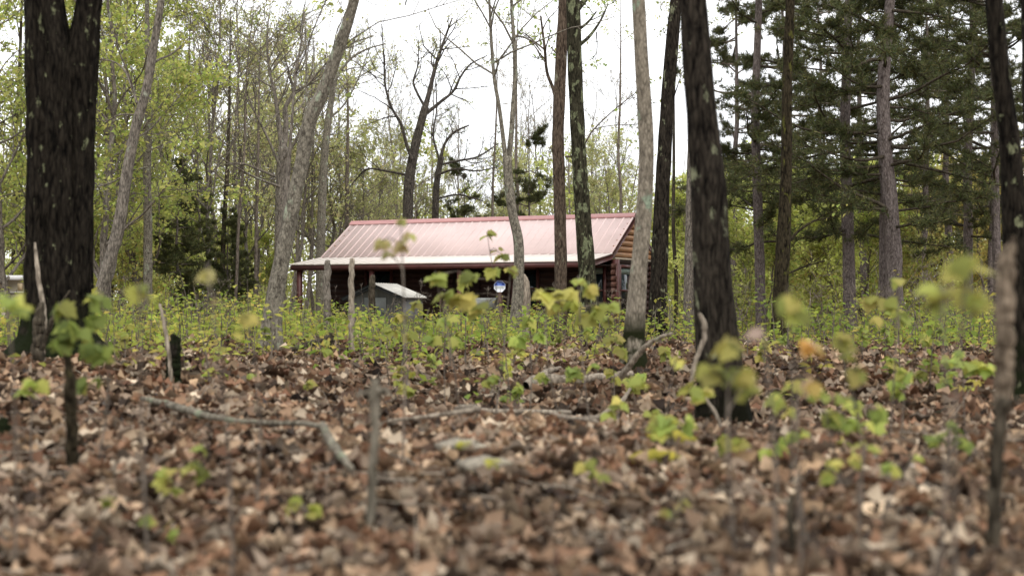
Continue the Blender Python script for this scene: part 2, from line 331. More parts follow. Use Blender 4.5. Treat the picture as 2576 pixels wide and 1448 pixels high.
# ------------------------------------------------------------------ tree builder
def grow(mb, lf, p, dv, L0, r0, lvl, maxl, r, prm):
    n = max(3, int(4 + L0 * 1.2)); pts = [p]; d = np.array(dv, float); st = L0 / n
    for i in range(n):
        d = unit(d + r.normal(0, prm['wob'], 3) + np.array([0, 0, prm['trop']])); p = p + d * st; pts.append(p)
    pts = np.array(pts); rad = np.linspace(r0, max(r0 * .3, prm['rmin']), n + 1)
    mb.tube(pts, rad, (8, 6, 4, 3, 3)[min(lvl, 4)])
    finish(mb, lf, pts, rad, L0, lvl, maxl, r, prm)
def finish(mb, lf, pts, rad, L0, lvl, maxl, r, prm, t0=0.2, kids=None):
    if lvl >= prm['leaf_lvl'] and lf is not None:
        k = r.poisson(prm['leaf_n'] * 1.5) if r.random() < prm.get('full', .66) else 0
        if k:
            t = r.uniform(.25, 1, k) * (len(pts) - 1); i = np.minimum(t.astype(int), len(pts) - 2); f = (t - i)[:, None]
            lf.append(pts[i] * (1 - f) + pts[i + 1] * f + r.normal(0, prm['leaf_spread'], (k, 3)))
    if lvl >= maxl: return
    k = kids if kids is not None else prm['kids'][min(lvl, len(prm['kids']) - 1)]
    k = max(1, int(round(k * r.uniform(.75, 1.25))))
    for _ in range(k):
        t = r.uniform(t0, 1) * (len(pts) - 1); i = min(int(t), len(pts) - 2); f = t - i
        b = pts[i] * (1 - f) + pts[i + 1] * f; T = unit(pts[i + 1] - pts[i])
        ax = unit(np.cross(T, r.normal(size=3))); a = math.radians(r.uniform(*prm['ang']))
        dv = T * math.cos(a) + ax * math.sin(a); tt = t / (len(pts) - 1)
        Lc = L0 * r.uniform(*prm['ratio']) * (1.15 - .55 * tt)
        rc = max(np.interp(t, np.arange(len(rad)), rad) * .55, prm['rmin'])
        grow(mb, lf, b, dv, Lc, min(rc, Lc * .02 + prm['rmin']), lvl + 1, maxl, r, prm)
def leafcloud(lf, r, size, pal, droop=0.3):
    pos = np.vstack(lf); n = len(pos); A = randunit(n, r); A[:, 2] -= droop; Nn = randunit(n, r); Nn[:, 2] = np.abs(Nn[:, 2]) + .4
    cl = np.concatenate([np.full(len(a), r.uniform(.72, 1.12)) for a in lf])[:, None]; mb = MB(); mb.leaves(T_QUAD, pos, unit(A), unit(Nn), r.uniform(.55, 1.45, n) * size, cols(n, pal, r) * cl); return mb
PRM = dict(wob=.16, trop=.05, rmin=.006, leaf_lvl=3, leaf_n=6, leaf_spread=.07, kids=[12, 6, 4, 3], ang=(28, 62), ratio=(.38, .62))

def proto(name, label, cat, seed, H, r0, prm, leafsize, pal, barkm, maxl=3, lean=.05, t0=.25, groupname=None):
    r = np.random.default_rng(seed); mb = MB(); br = MB(); lf = []
    n = 16; z = np.linspace(-.3, H, n); wob = np.cumsum(r.normal(0, .07, (n, 2)), 0); pts = np.stack([wob[:, 0] + lean * z, wob[:, 1], z], -1); pts[:, :2] -= pts[1, :2]
    rad = r0 * np.linspace(1, .12, n) ** .8; rad[0] *= 1.35
    mb.tube(pts, rad, 9); finish(br, lf, pts, rad, H * .62, 0, maxl, r, prm, t0)
    root = empty(name, (0, 0, 0)); tag(root, label, cat, groupname)
    mb.build('trunk', barkm, root); br.build('branches', barkm if barkm is not M_PALE else M_GREYB, root)
    if lf: leafcloud(lf, r, leafsize, pal).build('crown', M_LEAF, root, smooth=False)
    return root
def pine_parts(root, pts, rad, r, z0, z1, spread, nb, dens=1.0, bm=None):
    """needled branches along a trunk between heights z0 and z1 (root at the origin of pts)"""
    br = MB(); tp = []; td = []
    for i in range(nb):
        z = r.uniform(z0, z1); f = (z - z0) / max(z1 - z0, .1)
        i0 = np.interp(z, pts[:, 2], np.arange(len(pts))); j = min(int(i0), len(pts) - 2); b = pts[j] * (1 - i0 + j) + pts[j + 1] * (i0 - j)
        az = r.uniform(0, 2 * np.pi); Lb = spread * r.uniform(.45, 1.1) * (1 - .6 * f * f); n = 7
        d = unit([math.cos(az), math.sin(az), r.uniform(-.22, .18)]); p = b.copy(); bp = [p]
        for q in range(n):
            d = unit(d + r.normal(0, .13, 3) + np.array([0, 0, .03])); p = p + d * Lb / n; bp.append(p)
        bp = np.array(bp); br.tube(bp, np.linspace(.012 + .011 * Lb, .008, n + 1), 5)
        for q in range(int(15 * dens)):
            t = r.uniform(.2, 1) * n; ii = min(int(t), n - 1); c = bp[ii] * (1 - t + ii) + bp[ii + 1] * (t - ii); T = unit(bp[ii + 1] - bp[ii])
            dd = unit(T + r.normal(0, .6, 3) * np.array([1, 1, .45]) + np.array([0, 0, .12])); Ls = r.uniform(.2, .65) * Lb / 2.6; e = c + dd * Ls
            br.tube(np.array([c, c + dd * Ls * .5 + r.normal(0, .02, 3), e]), [.008, .006, .004], 3)
            for s in np.linspace(.35, 1, 4): tp.append(c + dd * Ls * s + r.normal(0, .03, 3)); td.append(dd)
    tp = np.repeat(np.array(tp), 15, 0); td = np.repeat(np.array(td), 15, 0); n = len(tp)
    A = unit(td * .7 + randunit(n, r)); nd = MB()
    nd.leaves((T_THIN[0] * np.array([1, 1.6, 1]), [], T_THIN[2]), tp, A, randunit(n, r), r.uniform(.10, .2, n), cols(n, G_PINE + [(.07, .06, .03)], r, .25))
    br.build('branches', bm or M_DEADD, root); nd.build('needles', M_NEED, root, smooth=False)

# trunk traced at its own distance: list of (px, py, width in px), lowest first
def traced(name, label, cat, d, pts, m, extra_top=6.0, k=14, flare=.35, ridge=.05, limbs=(), top_limbs=5, pal=G_YEL, leafn=3, leafsize=.09, d_top=None, pine=None, group=None, twigs=3, second=None, buried=.5):
    r = np.random.default_rng(int(abs(pts[0][0] * 7 + d * 13)) % 99991)
    def line(pp, dd0, dd1):
        q = []
        for j, (x, y, wd) in enumerate(pp):
            dd = dd0 + (dd1 - dd0) * j / max(1, len(pp) - 1); q.append([*P(x, y, dd), wd / 2 / F * dd])
        return np.array(q)
    q = line(pts, d, d_top or d); gx, gy = q[0, 0], q[0, 1]; zg = float(gz(gx, gy))
    low = q[0].copy(); low[2] = min(zg, q[0, 2]) - buried; q = np.vstack([low, q])
    dirn = unit(q[-1, :3] - q[-2, :3]); top = q[-1].copy(); top[:3] += unit(dirn + np.array([0, 0, 1.2])) * extra_top * .5; top[3] *= .62; tip = top.copy(); tip[:3] += unit(dirn * .4 + np.array([r.normal(0, .1), r.normal(0, .1), 1])) * extra_top * .5; tip[3] *= .25
    if extra_top > 0: q = np.vstack([q, top, tip])
    n = int(np.clip((q[-1, 2] - q[0, 2]) * 9, 24, 150)); c = catmull(q, n); base = np.array([gx, gy, zg])
    pth, rad = c[:, :3] - base, np.maximum(c[:, 3], .006); th = np.arange(k) * 2 * np.pi / k
    h = pth[:, 2]; lob = 1 + .35 * np.cos(3 * th + r.uniform(0, 6)) + .25 * np.cos(5 * th + r.uniform(0, 6))
    mod = 1 + flare * np.exp(-np.clip(h, 0, 9) / (.12 + rad.mean() * .9))[:, None] * lob[None, :]
    ang = th * 32 / np.pi / 2; a2 = ang * (k / 32 if k < 32 else 1)
    mod = mod * (1 + ridge * 2 * (vnoise(np.round(th[None, :] / (2 * np.pi) * 64) % 64 * 1.0, h[:, None] * 2.2 + 5) - .5) + ridge * 1.2 * (vnoise(th[None, :] * 0 + 31.5, h[:, None] * 3.1) - .5))
    root = empty(name, base); tag(root, label, cat, group)
    tr = MB(); tr.tube(pth, rad, k, mod=mod)
    if second is not None:
        s = line(second, d + .08, d + .08); s[:, :3] -= base; lo = s[0].copy(); lo[2] = -.4; s = np.vstack([lo, s]); t2 = s[-1].copy(); t2[:3] += unit(s[-1, :3] - s[-2, :3] + np.array([0, 0, .2])) * 4; t2[3] *= .5; s = np.vstack([s, t2])
        c2 = catmull(s, n); m2 = 1 + ridge * 2 * (vnoise(np.round(th[None, :] / (2 * np.pi) * 64) % 64 * 1.0 + 9, c2[:, 2][:, None] * 2.2 + 5) - .5); tr.tube(c2[:, :3], c2[:, 3], k, mod=m2)
    tr.build('trunk', m, root)
    br = MB(); lf = []; prm = dict(PRM, leaf_lvl=2, leaf_n=leafn, kids=[5, twigs + 1, twigs, 2], wob=.2)
    for lb in limbs:
        s = line(lb[0], d + (lb[1] if len(lb) > 1 else 0), d + (lb[1] * 2.5 if len(lb) > 1 else .3)); s[:, :3] -= base
        s[:, 3] *= .8; c3 = catmull(s, max(6, 4 * len(s))); lm = MB(); lm.tube(c3[:, :3], c3[:, 3], 7)
        Lb = np.linalg.norm(s[-1, :3] - s[0, :3]); finish(lm, lf, c3[:, :3], c3[:, 3], Lb, 1, 3, r, prm, .3, kids=max(2, int(Lb * 2.2))); lm.build('limb', m, root)
    ztop = P(1288, 30, d)[2] - base[2]
    if pine:
        pine_parts(root, pth, rad, r, *pine)
    else:
        hh = h[-1]
        for i in range(top_limbs):
            z = r.uniform(min(ztop, hh * .8), hh * .97); i0 = np.interp(z, h, np.arange(n)); p0 = pth[int(i0)]; az = r.uniform(0, 6.28)
            grow(br, lf, p0, unit([math.cos(az), math.sin(az), .9]), r.uniform(1.5, 3.2), max(.012, rad[int(i0)] * .5), 1, 3, r, prm)
        if br.v: br.build('branches', m, root)
        if lf: leafcloud(lf, r, leafsize, pal).build('crown', M_LEAF, root, smooth=False)
    return root

# ------------------------------------------------------------------ the cabin
def cabin():
    th = math.atan2(.4305, .9026); e = np.array([.9026, -.4305]); b = np.array([.4305, .9026])
    RR = np.array([3.985, 46.0]); Lr = 10.73; ctr = RR - e * Lr / 2; zg = CZ - .96
    M_ROOF = plain('red_metal_roof', (.60, .46, .435), .52, .4, .10, .8); M_PROOF = plain('sky_sheen_porch_metal', (.66, .59, .53), .4, .5, .08, .8)  # porch metal paler than the main roof: grazing sky reflection put into its colour
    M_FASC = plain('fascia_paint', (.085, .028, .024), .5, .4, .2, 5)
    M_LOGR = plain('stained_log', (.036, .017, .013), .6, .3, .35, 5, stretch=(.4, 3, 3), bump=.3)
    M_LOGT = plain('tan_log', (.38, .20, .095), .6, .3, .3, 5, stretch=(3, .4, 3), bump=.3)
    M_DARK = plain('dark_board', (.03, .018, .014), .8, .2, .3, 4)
    M_GLASS, _, _, gb = mat('window_glass'); gb.inputs['Base Color'].default_value = (.012, .02, .022, 1); gb.inputs['Roughness'].default_value = .05; gb.inputs['Specular IOR Level'].default_value = .6
    M_BLIND = plain('window_blind', (.16, .20, .17), .7, .3, .1, 3)
    root = empty('log_cabin', (ctr[0], ctr[1], zg), -th)
    tag(root, 'low log cabin with faded red metal roof and dark front porch beyond the trees', 'cabin')
    hx = Lr / 2; ZR, ZM, ZP, yM, yP, yB = 3.78, 2.50, 2.21, -2.03, -3.88, 2.05
    def slope(y0, z0, y1, z1, x0, x1, mb, t=.035, rib=.305):
        v = []; d2 = unit([y1 - y0, z1 - z0]); n2 = np.array([-d2[1], d2[0]]); n2 = n2 if n2[1] > 0 else -n2
        for x in (x0, x1):
            for (y, z) in ((y0, z0), (y1, z1)):
                v += [(x, y, z), (x, y - n2[0] * t, z - n2[1] * t)]
        mb.add(v, [[0, 4, 6, 2], [1, 3, 7, 5], [0, 2, 3, 1], [4, 5, 7, 6], [0, 1, 5, 4], [2, 6, 7, 3]])
        x = x0 + .03
        while x < x1:
            for (o, w2, h2) in ((0, .026, .013),):
                vv = []
                for (y, z) in ((y0, z0), (y1, z1)):
                    for (dx, hh) in ((-w2, -.001), (-w2 * .35, h2), (w2 * .35, h2), (w2, -.001)): vv.append((x + dx, y + n2[0] * hh, z + n2[1] * hh))
                mb.add(vv, [[0, 1, 5, 4], [1, 2, 6, 5], [2, 3, 7, 6], [4, 5, 6, 7]])
            x += rib
    mb = MB(); slope(-.02, ZR, yM, ZM, -hx, hx, mb); slope(.02, ZR, yB, ZM - .02, -hx, hx, mb); roof = mb.build('roof', M_ROOF, root, smooth=False)
    mb = MB(); mb.prism([(-.17, ZR - .085), (0, ZR + .045), (.17, ZR - .085), (.17, ZR - .06), (0, ZR + .075), (-.17, ZR - .06)], -hx - .02, hx + .02, 0); mb.build('ridge_cap', plain('ridge_metal', (.40, .19, .18), .4, .5, .1, 1), roof, smooth=False)
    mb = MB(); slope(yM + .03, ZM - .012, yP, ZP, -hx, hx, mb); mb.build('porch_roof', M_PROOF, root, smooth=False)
    mb = MB(); mb.box((-hx + .02, yP + .02, ZP - .2), (hx - .02, yP + .06, ZP - .038)); 
    for sx in (-1, 1):
        x0 = sx * hx - .022 * (sx > 0) ; x0 = x0 - (0 if sx > 0 else -.0)
        xa, xb = (hx - .02, hx + .012) if sx > 0 else (-hx - .012, -hx + .02)
        mb.prism([(yP + .06, ZP - .2), (yP + .06, ZP - .04), (yM + .02, ZM - .05), (yM + .02, ZM - .2)], xa, xb, 0)
        mb.prism([(yM + .02, ZM - .21), (yM + .02, ZM - .05), (0, ZR - .05), (0, ZR - .2)], xa, xb, 0); mb.prism([(0, ZR - .2), (0, ZR - .05), (yB, ZM - .07), (yB, ZM - .21)], xa, xb, 0)
    mb.build('fascia', M_FASC, root, smooth=False)
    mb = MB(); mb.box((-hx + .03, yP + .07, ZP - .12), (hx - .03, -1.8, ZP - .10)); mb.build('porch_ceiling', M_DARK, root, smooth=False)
    # walls of stacked half-round logs
    yF, yW, xL, xR, c = -1.75, 1.72, -hx + .2, hx - .1, .19
    def course(mb, a0, a1, fixed, z0, z1, axis, sgn):
        prof = []; nz_ = int(round((z1 - z0) / c))
        for i in range(nz_):
            for q in range(6):
                f = q / 6; prof.append((z0 + (i + f) * c, .075 * math.sin(math.pi * f) ** .7 if 0 < f < 1 else 0))
        prof.append((z0 + nz_ * c, 0)); v = []
        for a in (a0, a1):
            for z, o in prof: v.append((a, fixed + sgn * o, z) if axis == 0 else (fixed + sgn * o, a, z))
        n = len(prof); i = np.arange(n - 1); mb.add(v, np.stack([i, i + 1, n + i + 1, n + i], -1))
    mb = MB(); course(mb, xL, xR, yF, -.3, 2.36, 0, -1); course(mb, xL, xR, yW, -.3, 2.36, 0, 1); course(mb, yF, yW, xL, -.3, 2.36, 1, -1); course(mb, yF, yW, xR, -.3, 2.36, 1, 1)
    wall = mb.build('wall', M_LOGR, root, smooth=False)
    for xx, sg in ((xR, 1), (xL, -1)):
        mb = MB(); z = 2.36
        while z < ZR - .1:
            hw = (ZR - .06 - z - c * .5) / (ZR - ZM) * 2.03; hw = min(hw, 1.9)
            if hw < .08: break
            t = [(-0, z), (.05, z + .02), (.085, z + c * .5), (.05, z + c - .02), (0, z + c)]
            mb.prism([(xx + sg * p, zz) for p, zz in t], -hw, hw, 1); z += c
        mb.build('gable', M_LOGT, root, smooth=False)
    mb = MB(); mb.box((xR + .09, -1.8, 2.30), (xR + .13, 1.78, 2.358)); mb.build('gable_trim', plain('pale_trim', (.42, .36, .27), .6, .3, .1), root, smooth=False)
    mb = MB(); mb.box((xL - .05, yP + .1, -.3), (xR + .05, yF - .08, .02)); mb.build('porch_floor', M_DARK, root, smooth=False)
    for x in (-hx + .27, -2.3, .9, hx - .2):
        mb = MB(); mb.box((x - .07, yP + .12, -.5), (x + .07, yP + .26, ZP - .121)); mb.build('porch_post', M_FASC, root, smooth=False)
    # stacked log corner with log ends
    for y in (yF, yW):
        mb = MB(); mb.box((xR + .02, y - .15, -.3), (xR + .235, y + .03 + (.02 if y > 0 else 0), 2.297)); mb.build('corner_post', M_FASC, root, smooth=False)
        z = -.2
        mb = MB()
        while z < 2.2:
            for sgn in (-1, 1):
                yy = y + sgn * .12 - .05; thn = np.arange(10) * 2 * np.pi / 10; mb.prism([(yy + .06 * math.cos(a), z + .085 * math.sin(a)) for a in thn], xR + .03, xR + .2 + .02 * math.sin(z * 9), 0)
            z += c
        mb.build('log_ends', plain('log_end', (.13, .062, .045), .7, .3, .4, 9), wall, smooth=False)
    def window(axis, a0, a1, z0, z1, fixed, sg, blind=True):
        def bx(mb, a, b_, z, zz, o0, o1):
            lo, hi = sorted((fixed + sg * o0, fixed + sg * o1)); mb.box((a, lo, z), (b_, hi, zz)) if axis == 0 else mb.box((lo, a, z), (hi, b_, zz))
        f = MB(); t = .09
        bx(f, a0 - t, a0, z0 - t, z1 + t, .06, .14); bx(f, a1, a1 + t, z0 - t, z1 + t, .06, .14); bx(f, a0, a1, z1, z1 + t, .06, .137); bx(f, a0, a1, z0 - t, z0, .06, .137)
        zm = (z0 + z1) / 2; bx(f, a0, a1, zm - .025, zm + .025, .085, .125); wn = f.build('window', M_FASC, root, smooth=False)
        gl = MB(); bx(gl, a0, a1, z0, z1, .07, .095); gl.build('pane', M_GLASS, wn, smooth=False)
        if blind:
            bl = MB(); bx(bl, a0 + .02, a1 - .02, z1 - .2, z1 - .02, .096, .102); bl.build('blind', M_BLIND, wn, smooth=False)
    window(0, 4.35, 5.0, .62, 2.05, yF, -1); window(1, -1.35, -.2, .62, 2.05, xR, 1); window(0, 1.9, 2.7, .8, 2.0, yF, -1, False); window(0, -3.6, -2.7, .8, 2.0, yF, -1, False)
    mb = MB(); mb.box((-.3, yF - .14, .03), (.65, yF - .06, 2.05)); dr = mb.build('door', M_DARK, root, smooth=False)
    mb = MB(); mb.tube([(.55, yF - .145, 1.0), (.55, yF - .2, 1.0)], [.03, .035], 8); mb.build('handle', plain('brass', (.4, .3, .12), .35, .5, .1, 3, 1.0), dr)
    return root, e, b
CAB, CE, CB = cabin()

# ------------------------------------------------------------------ well shed, yard sign, trailer, porch clutter
def shed():
    L = P(942, 712, 40); dz = float(gz(L[0], 40)) - .05; rd = unit([.45, 2.15]); wd = np.array([rd[1], -rd[0]])
    rz = math.atan2(wd[1], wd[0]); root = empty('shed', (L[0], L[1], dz), rz); tag(root, 'small grey gabled shed with pale metal roof in front of the porch', 'shed')
    H = L[2] - dz; hw, ln, He = .86, 2.2, H - .36
    M_F = plain('shed_board', (.085, .09, .084), .8, .2, .2, 3, stretch=(6, 6, .5)); M_S = plain('shed_side', (.17, .17, .17), .8, .2, .15, 3)
    m = MB(); m.prism([(-hw + .05, 0), (hw - .05, 0), (hw - .05, He), (0, H - .06), (-hw + .05, He)], .08, ln - .08, 1); m.build('wall', M_F, root, smooth=False)
    m = MB(); m.box((hw - .048, .1, 0), (hw - .03, ln - .1, He - .02)); m.build('side_panel', M_S, root, smooth=False)
    m = MB()
    for s in (-1, 1):
        poly = [(0, H), (s * (hw + .06), He - .03), (s * (hw + .06), He - .055), (0, H - .028)]
        m.prism(poly, 0, ln, 1)
        for y in np.arange(.12, ln, .25):
            m.prism([(0, H + .001), (s * (hw + .06), He - .029), (s * (hw + .06), He - .01), (0, H + .02)], y, y + .035, 1)
    m.build('roof', plain('pale_metal', (.62, .60, .55), .4, .5, .08, 2), root, smooth=False)
    m = MB()
    for s in (-1, 1): m.prism([(0, H - .03), (s * (hw + .06), He - .058), (s * (hw + .06), He - .15), (0, H - .13)], -.012, .079, 1)
    m.prism([(-hw - .12, He - .06), (0, H + .05), (0, H - .028), (-hw - .07, He - .13)], -.03, -.013, 1)
    m.build('rake_board', plain('dark_rake', (.012, .013, .012), .8, .1, .2, 3), root, smooth=False)
    m = MB(); m.box((-.32, .062, .1), (.32, .079, He - .05)); m.build('door', plain('shed_door', (.075, .08, .075), .8, .2, .2, 4), root, smooth=False)
shed()

def sign():
    d = 30; c = P(1257, 720, d); zg = float(gz(c[0], c[1])); root = empty('yard_sign', (c[0], c[1], zg)); tag(root, 'small eight sided blue and white security sign on a brown stake', 'sign')
    h = c[2] - zg; R = 15 / F * d
    def octo(r, y0, y1, zc=h, lo=None, hi=None):
        pts = [(r * math.cos(math.pi / 8 + i * math.pi / 4), zc + r * math.sin(math.pi / 8 + i * math.pi / 4)) for i in range(8)]
        m = MB(); m.prism(pts, y0, y1, 1); return m
    pl = octo(R * 1.04, -.012, 0).build('plate', plain('sign_white', (.74, .75, .78), .4, .4, .03), root, smooth=False)
    def half(z0, x0, x1, z1):
        m = MB(); m.box((x0, -.016, z0), (x1, -.0121, z1)); return m
    r = R * .96; a = math.pi / 8; x1 = r * math.cos(a); x2 = r * math.sin(a)
    m = MB(); m.prism([(-x1, h + .1 * r), (x1, h + .1 * r), (x1, h + x2), (x2, h + x1), (-x2, h + x1), (-x1, h + x2)], -.016, -.0121, 1)
    m.build('blue_panel', plain('sign_blue', (.10, .17, .50), .4, .4, .05), pl, smooth=False)
    for x in (-.55, .55):
        m = MB(); m.prism([(x * r - .2 * r, h + .24 * r), (x * r + .2 * r, h + .24 * r), (x * r + .12 * r, h + .52 * r), (x * r - .12 * r, h + .52 * r)], -.019, -.0161, 1)
        m.build('emblem', plain('sign_navy', (.015, .04, .22), .4, .4, .05), pl, smooth=False)
    m = MB()
    for z, wd in ((-.12, .66), (-.34, .72)):
        x = -wd
        while x < wd: m.box((x * r, -.0155, h + z * r - .07 * r), (x * r + .1 * r, -.0121, h + z * r + .07 * r)); x += .17
    m.build('lettering', plain('sign_grey', (.30, .34, .26), .5, .3, .05), pl, smooth=False)
    m = MB(); m.tube([(0.03, .02, -.3), (0.03, .025, h * .4), (0, .022, h), (0, .022, h + .05)], [.055, .05, .035, .03], 7); m.build('stake', bark('stake_wood', (.07, .04, .03), (.2, .13, .1), 14), root)
sign()

def trailer():
    d = 36; a = P(66, 692, d); b_ = P(-190, 692, d + .8); root = empty('camper_trailer', (a[0], a[1], float(gz(a[0], a[1]))), math.atan2(a[1] - b_[1], a[0] - b_[0])); tag(root, 'cream trailer with white roof edge half hidden behind the black oak trunk', 'trailer')
    H = a[2] - root.location.z; Ln = 3.4
    MC = plain('cream_siding', (.42, .37, .26), .5, .4, .06, 2); MW = plain('white_trim', (.78, .78, .78), .4, .4, .03)
    m = MB(); m.prism([(-Ln, .42), (0, .42), (0, H - .25), (-.03, H - .12), (-Ln, H - .12)], -.0, 2.0, 1); m.build('body', MC, root, smooth=False)
    m = MB(); m.box((-Ln - .05, -.06, H - .119), (.06, 2.06, H)); m.build('roof', MW, root, smooth=False)
    m = MB(); m.box((-Ln, -.025, H - .46), (-.02, -.002, H - .41)); m.build('trim', plain('grey_trim', (.28, .27, .24), .5), root, smooth=False)
    m = MB(); m.box((-.24, -.02, H - .38), (-.10, -.002, H - .2)); m.build('vent', plain('vent_tan', (.42, .33, .2), .5), root, smooth=False)
    m = MB(); m.box((-2.4, -.02, H - .95), (-1.2, -.003, H - .55)); m.build('window', plain('trailer_glass', (.03, .035, .04), .1, .6), root, smooth=False)
    for x in (-1.6, -2.4):
        m = MB(); m.tube([(x, -.02, .32), (x, .2, .32)], [.32, .32], 20); wq = m.build('wheel', plain('tyre', (.02, .02, .02), .9), root)
        m = MB(); m.tube([(x, -.03, .32), (x, -.021, .32)], [.15, .17], 16); m.build('rim', MW, wq)
trailer()

def porch_things():
    for (px, py, dd, kind) in ((1222, 755, 42.4, 'grill'), (1130, 790, 43.6, 'chair'), (1300, 790, 42.0, 'chair')):
        c = P(px, py, dd); zf = CZ - .96 + .02
        if kind == 'grill':
            root = empty('barbecue_grill', (c[0], c[1], zf), -.4); tag(root, 'dark barbecue grill with grey lid on the shaded porch', 'grill')
            m = MB(); m.prism([(-.28, .72), (.28, .72), (.3, .8), (.25, .98), (.1, 1.07), (-.1, 1.07), (-.25, .98), (-.3, .8)], -.4, .4, 0); m.build('lid', plain('grill_lid', (.13, .135, .12), .4, .5), root, smooth=False)
            m = MB(); m.box((-.4, -.27, .55), (.4, .27, .719)); m.build('firebox', plain('grill_black', (.03, .03, .03), .5), root, smooth=False)
            for sx in (-.36, .36):
                m = MB(); m.box((sx - .025, -.22, 0), (sx + .025, -.17, .549)); m.box((sx - .025, .17, 0), (sx + .025, .22, .549)); m.box((sx - .02, -.169, .2), (sx + .02, .169, .24)); m.build('leg', plain('grill_leg', (.04, .04, .04), .5), root, smooth=False)
        else:
            mm = plain('chair_wood', (.07, .035, .025), .6); first = px < 1200
            root = empty('porch_chair', (c[0], c[1], zf), .2 if first else -.3); tag(root, 'dark wooden porch chair behind the grey shed' if first else 'dark wooden porch chair to the right of the grill', 'chair')
            m = MB(); m.box((-.27, -.27, .4), (.27, .27, .44)); m.build('seat', mm, root, smooth=False)
            m = MB()
            for x in np.linspace(-.23, .23, 5): m.box((x - .03, .25, .45), (x + .03, .28, 1.05))
            m.box((-.27, .281, .9), (.27, .3, 1.0)); m.build('backrest', mm, root, smooth=False)
            for x in (-.25, .25):
                for y in (-.25, .25): m = MB(); m.box((x - .025, y - .025, 0), (x + .025, y + .025, .399)); m.build('leg', mm, root, smooth=False)
porch_things()

# ------------------------------------------------------------------ traced trees
traced('oak_tree', 'massive near-black twin-stemmed oak at the left, bark flecked with lichen', 'tree', 14,
       [(146,900,185),(138,800,140),(133,650,128),(131,500,121),(129,300,115),(124,120,110),(116,50,98),(104,-60,86)], M_OAK, 7, 64, .55, .12, second=[(188,890,104),(186,800,96),(191,650,82),(195,500,75),(201,300,76),(209,120,76),(218,50,66),(232,-60,60)], top_limbs=6)
traced('oak_tree', 'thick dark brown trunk with pale lichen spots, right of centre foreground', 'tree', 11,
       [(1822,1070,122),(1812,930,112),(1800,800,104),(1790,650,95),(1780,450,86),(1766,300,76),(1754,150,70),(1746,40,66)], M_BIG, 7, 56, .35, .06, top_limbs=6)
traced('leaning_tree', 'pale grey smooth trunk leaning right, crossing the left end of the porch roof', 'tree', 20,
       [(683,860,52),(690,770,42),(703,690,40),(725,580,38),(740,500,37),(757,420,36),(770,345,36),(783,290,36),(808,240,34),(832,180,32),(855,115,30),(880,40,27)], M_PALE, 6, 20, .3, .05,
       limbs=[([(778,278,10),(772,250,8),(771,180,7),(769,110,6),(766,30,5)], .3)], top_limbs=5, leafn=2)
traced('slender_tree', 'dark slim stem standing tight against the foot of the pale leaning trunk', 'tree', 20.6,
       [(662,865,26),(672,790,22),(684,720,20),(700,640,17),(714,560,14)], M_GREYB, 2.5, 10, .3, .05, top_limbs=3, leafn=2)
traced('leaning_tree', 'slim grey trunk leaning right beside the black oak, forking high in green leaves', 'tree', 26,
       [(235,800,30),(262,700,30),(280,640,30),(300,560,30),(314,470,28),(322,420,27),(345,310,26),(362,250,24),(375,190,22),(386,120,20),(400,40,18)], M_GREYB, 5, 14, .25, .06,
       limbs=[([(378,165,9),(400,150,8),(425,140,6),(460,112,5),(490,80,3)], .3),([(345,260,9),(330,215,8),(312,175,7),(285,155,5),(250,150,4)], .4),([(338,235,8),(325,190,6),(300,130,5),(285,60,4)], -.4),([(355,290,6),(300,290,5),(250,320,3)], .5),([(325,430,6),(290,455,5),(245,470,4)], .4)], leafn=9, pal=G_YEL, leafsize=.085)
traced('slender_tree', 'straight mottled pale trunk rising left of the cabin behind the leaning stem', 'tree', 36,
       [(373,790,24),(372,700,23),(372,560,22),(370,420,21),(374,300,19),(372,200,16)], M_PALE, 5, 12, .2, .05, limbs=[([(373,380,6),(420,360,5),(470,340,3)], .5),([(371,420,6),(330,430,5),(270,470,3)], -.5)], leafn=7, pal=G_YEL)
traced('forked_tree', 'bare grey-brown tree forking into many fine twigs left of the red roof', 'tree', 44,
       [(700,800,32),(704,700,32),(706,560,30),(708,450,28),(713,370,26)], M_GREYB, 0, 12, .25, .05,
       limbs=[([(712,380,24),(700,300,15),(692,240,12),(678,180,9),(672,100,6),(676,40,4)], .2),([(714,370,22),(720,310,17),(718,270,14),(738,235,11),(745,180,9),(760,90,6),(764,30,4)], .3),([(712,400,11),(735,370,10),(755,330,8),(772,300,6),(790,260,4)], -.3),([(706,450,10),(660,430,8),(600,410,6),(540,420,3)], .6),([(705,420,9),(670,340,8),(640,280,6),(610,200,4),(590,100,3)], -.4),([(705,470,9),(640,445,7),(560,400,4)], -.5)], top_limbs=0, leafn=2, pal=G_BUD, leafsize=.06, twigs=5)
traced('slender_tree', 'pale straight trunk just behind the left end of the red roof', 'tree', 55,
       [(806,800,24),(806,680,23),(810,520,22),(816,400,20),(826,300,18),(838,225,14)], M_PALE, 0, 10, .2, .04,
       limbs=[([(836,235,12),(850,190,9),(880,150,8),(920,125,6),(970,110,4)], .3),([(838,225,11),(838,180,8),(870,120,6),(940,90,4)], -.3),([(826,300,8),(860,270,6),(900,200,4),(930,120,3)], .5),([(815,400,6),(780,330,5),(760,250,3)], .5)], top_limbs=0, leafn=3, pal=G_PALE, leafsize=.07, twigs=4)
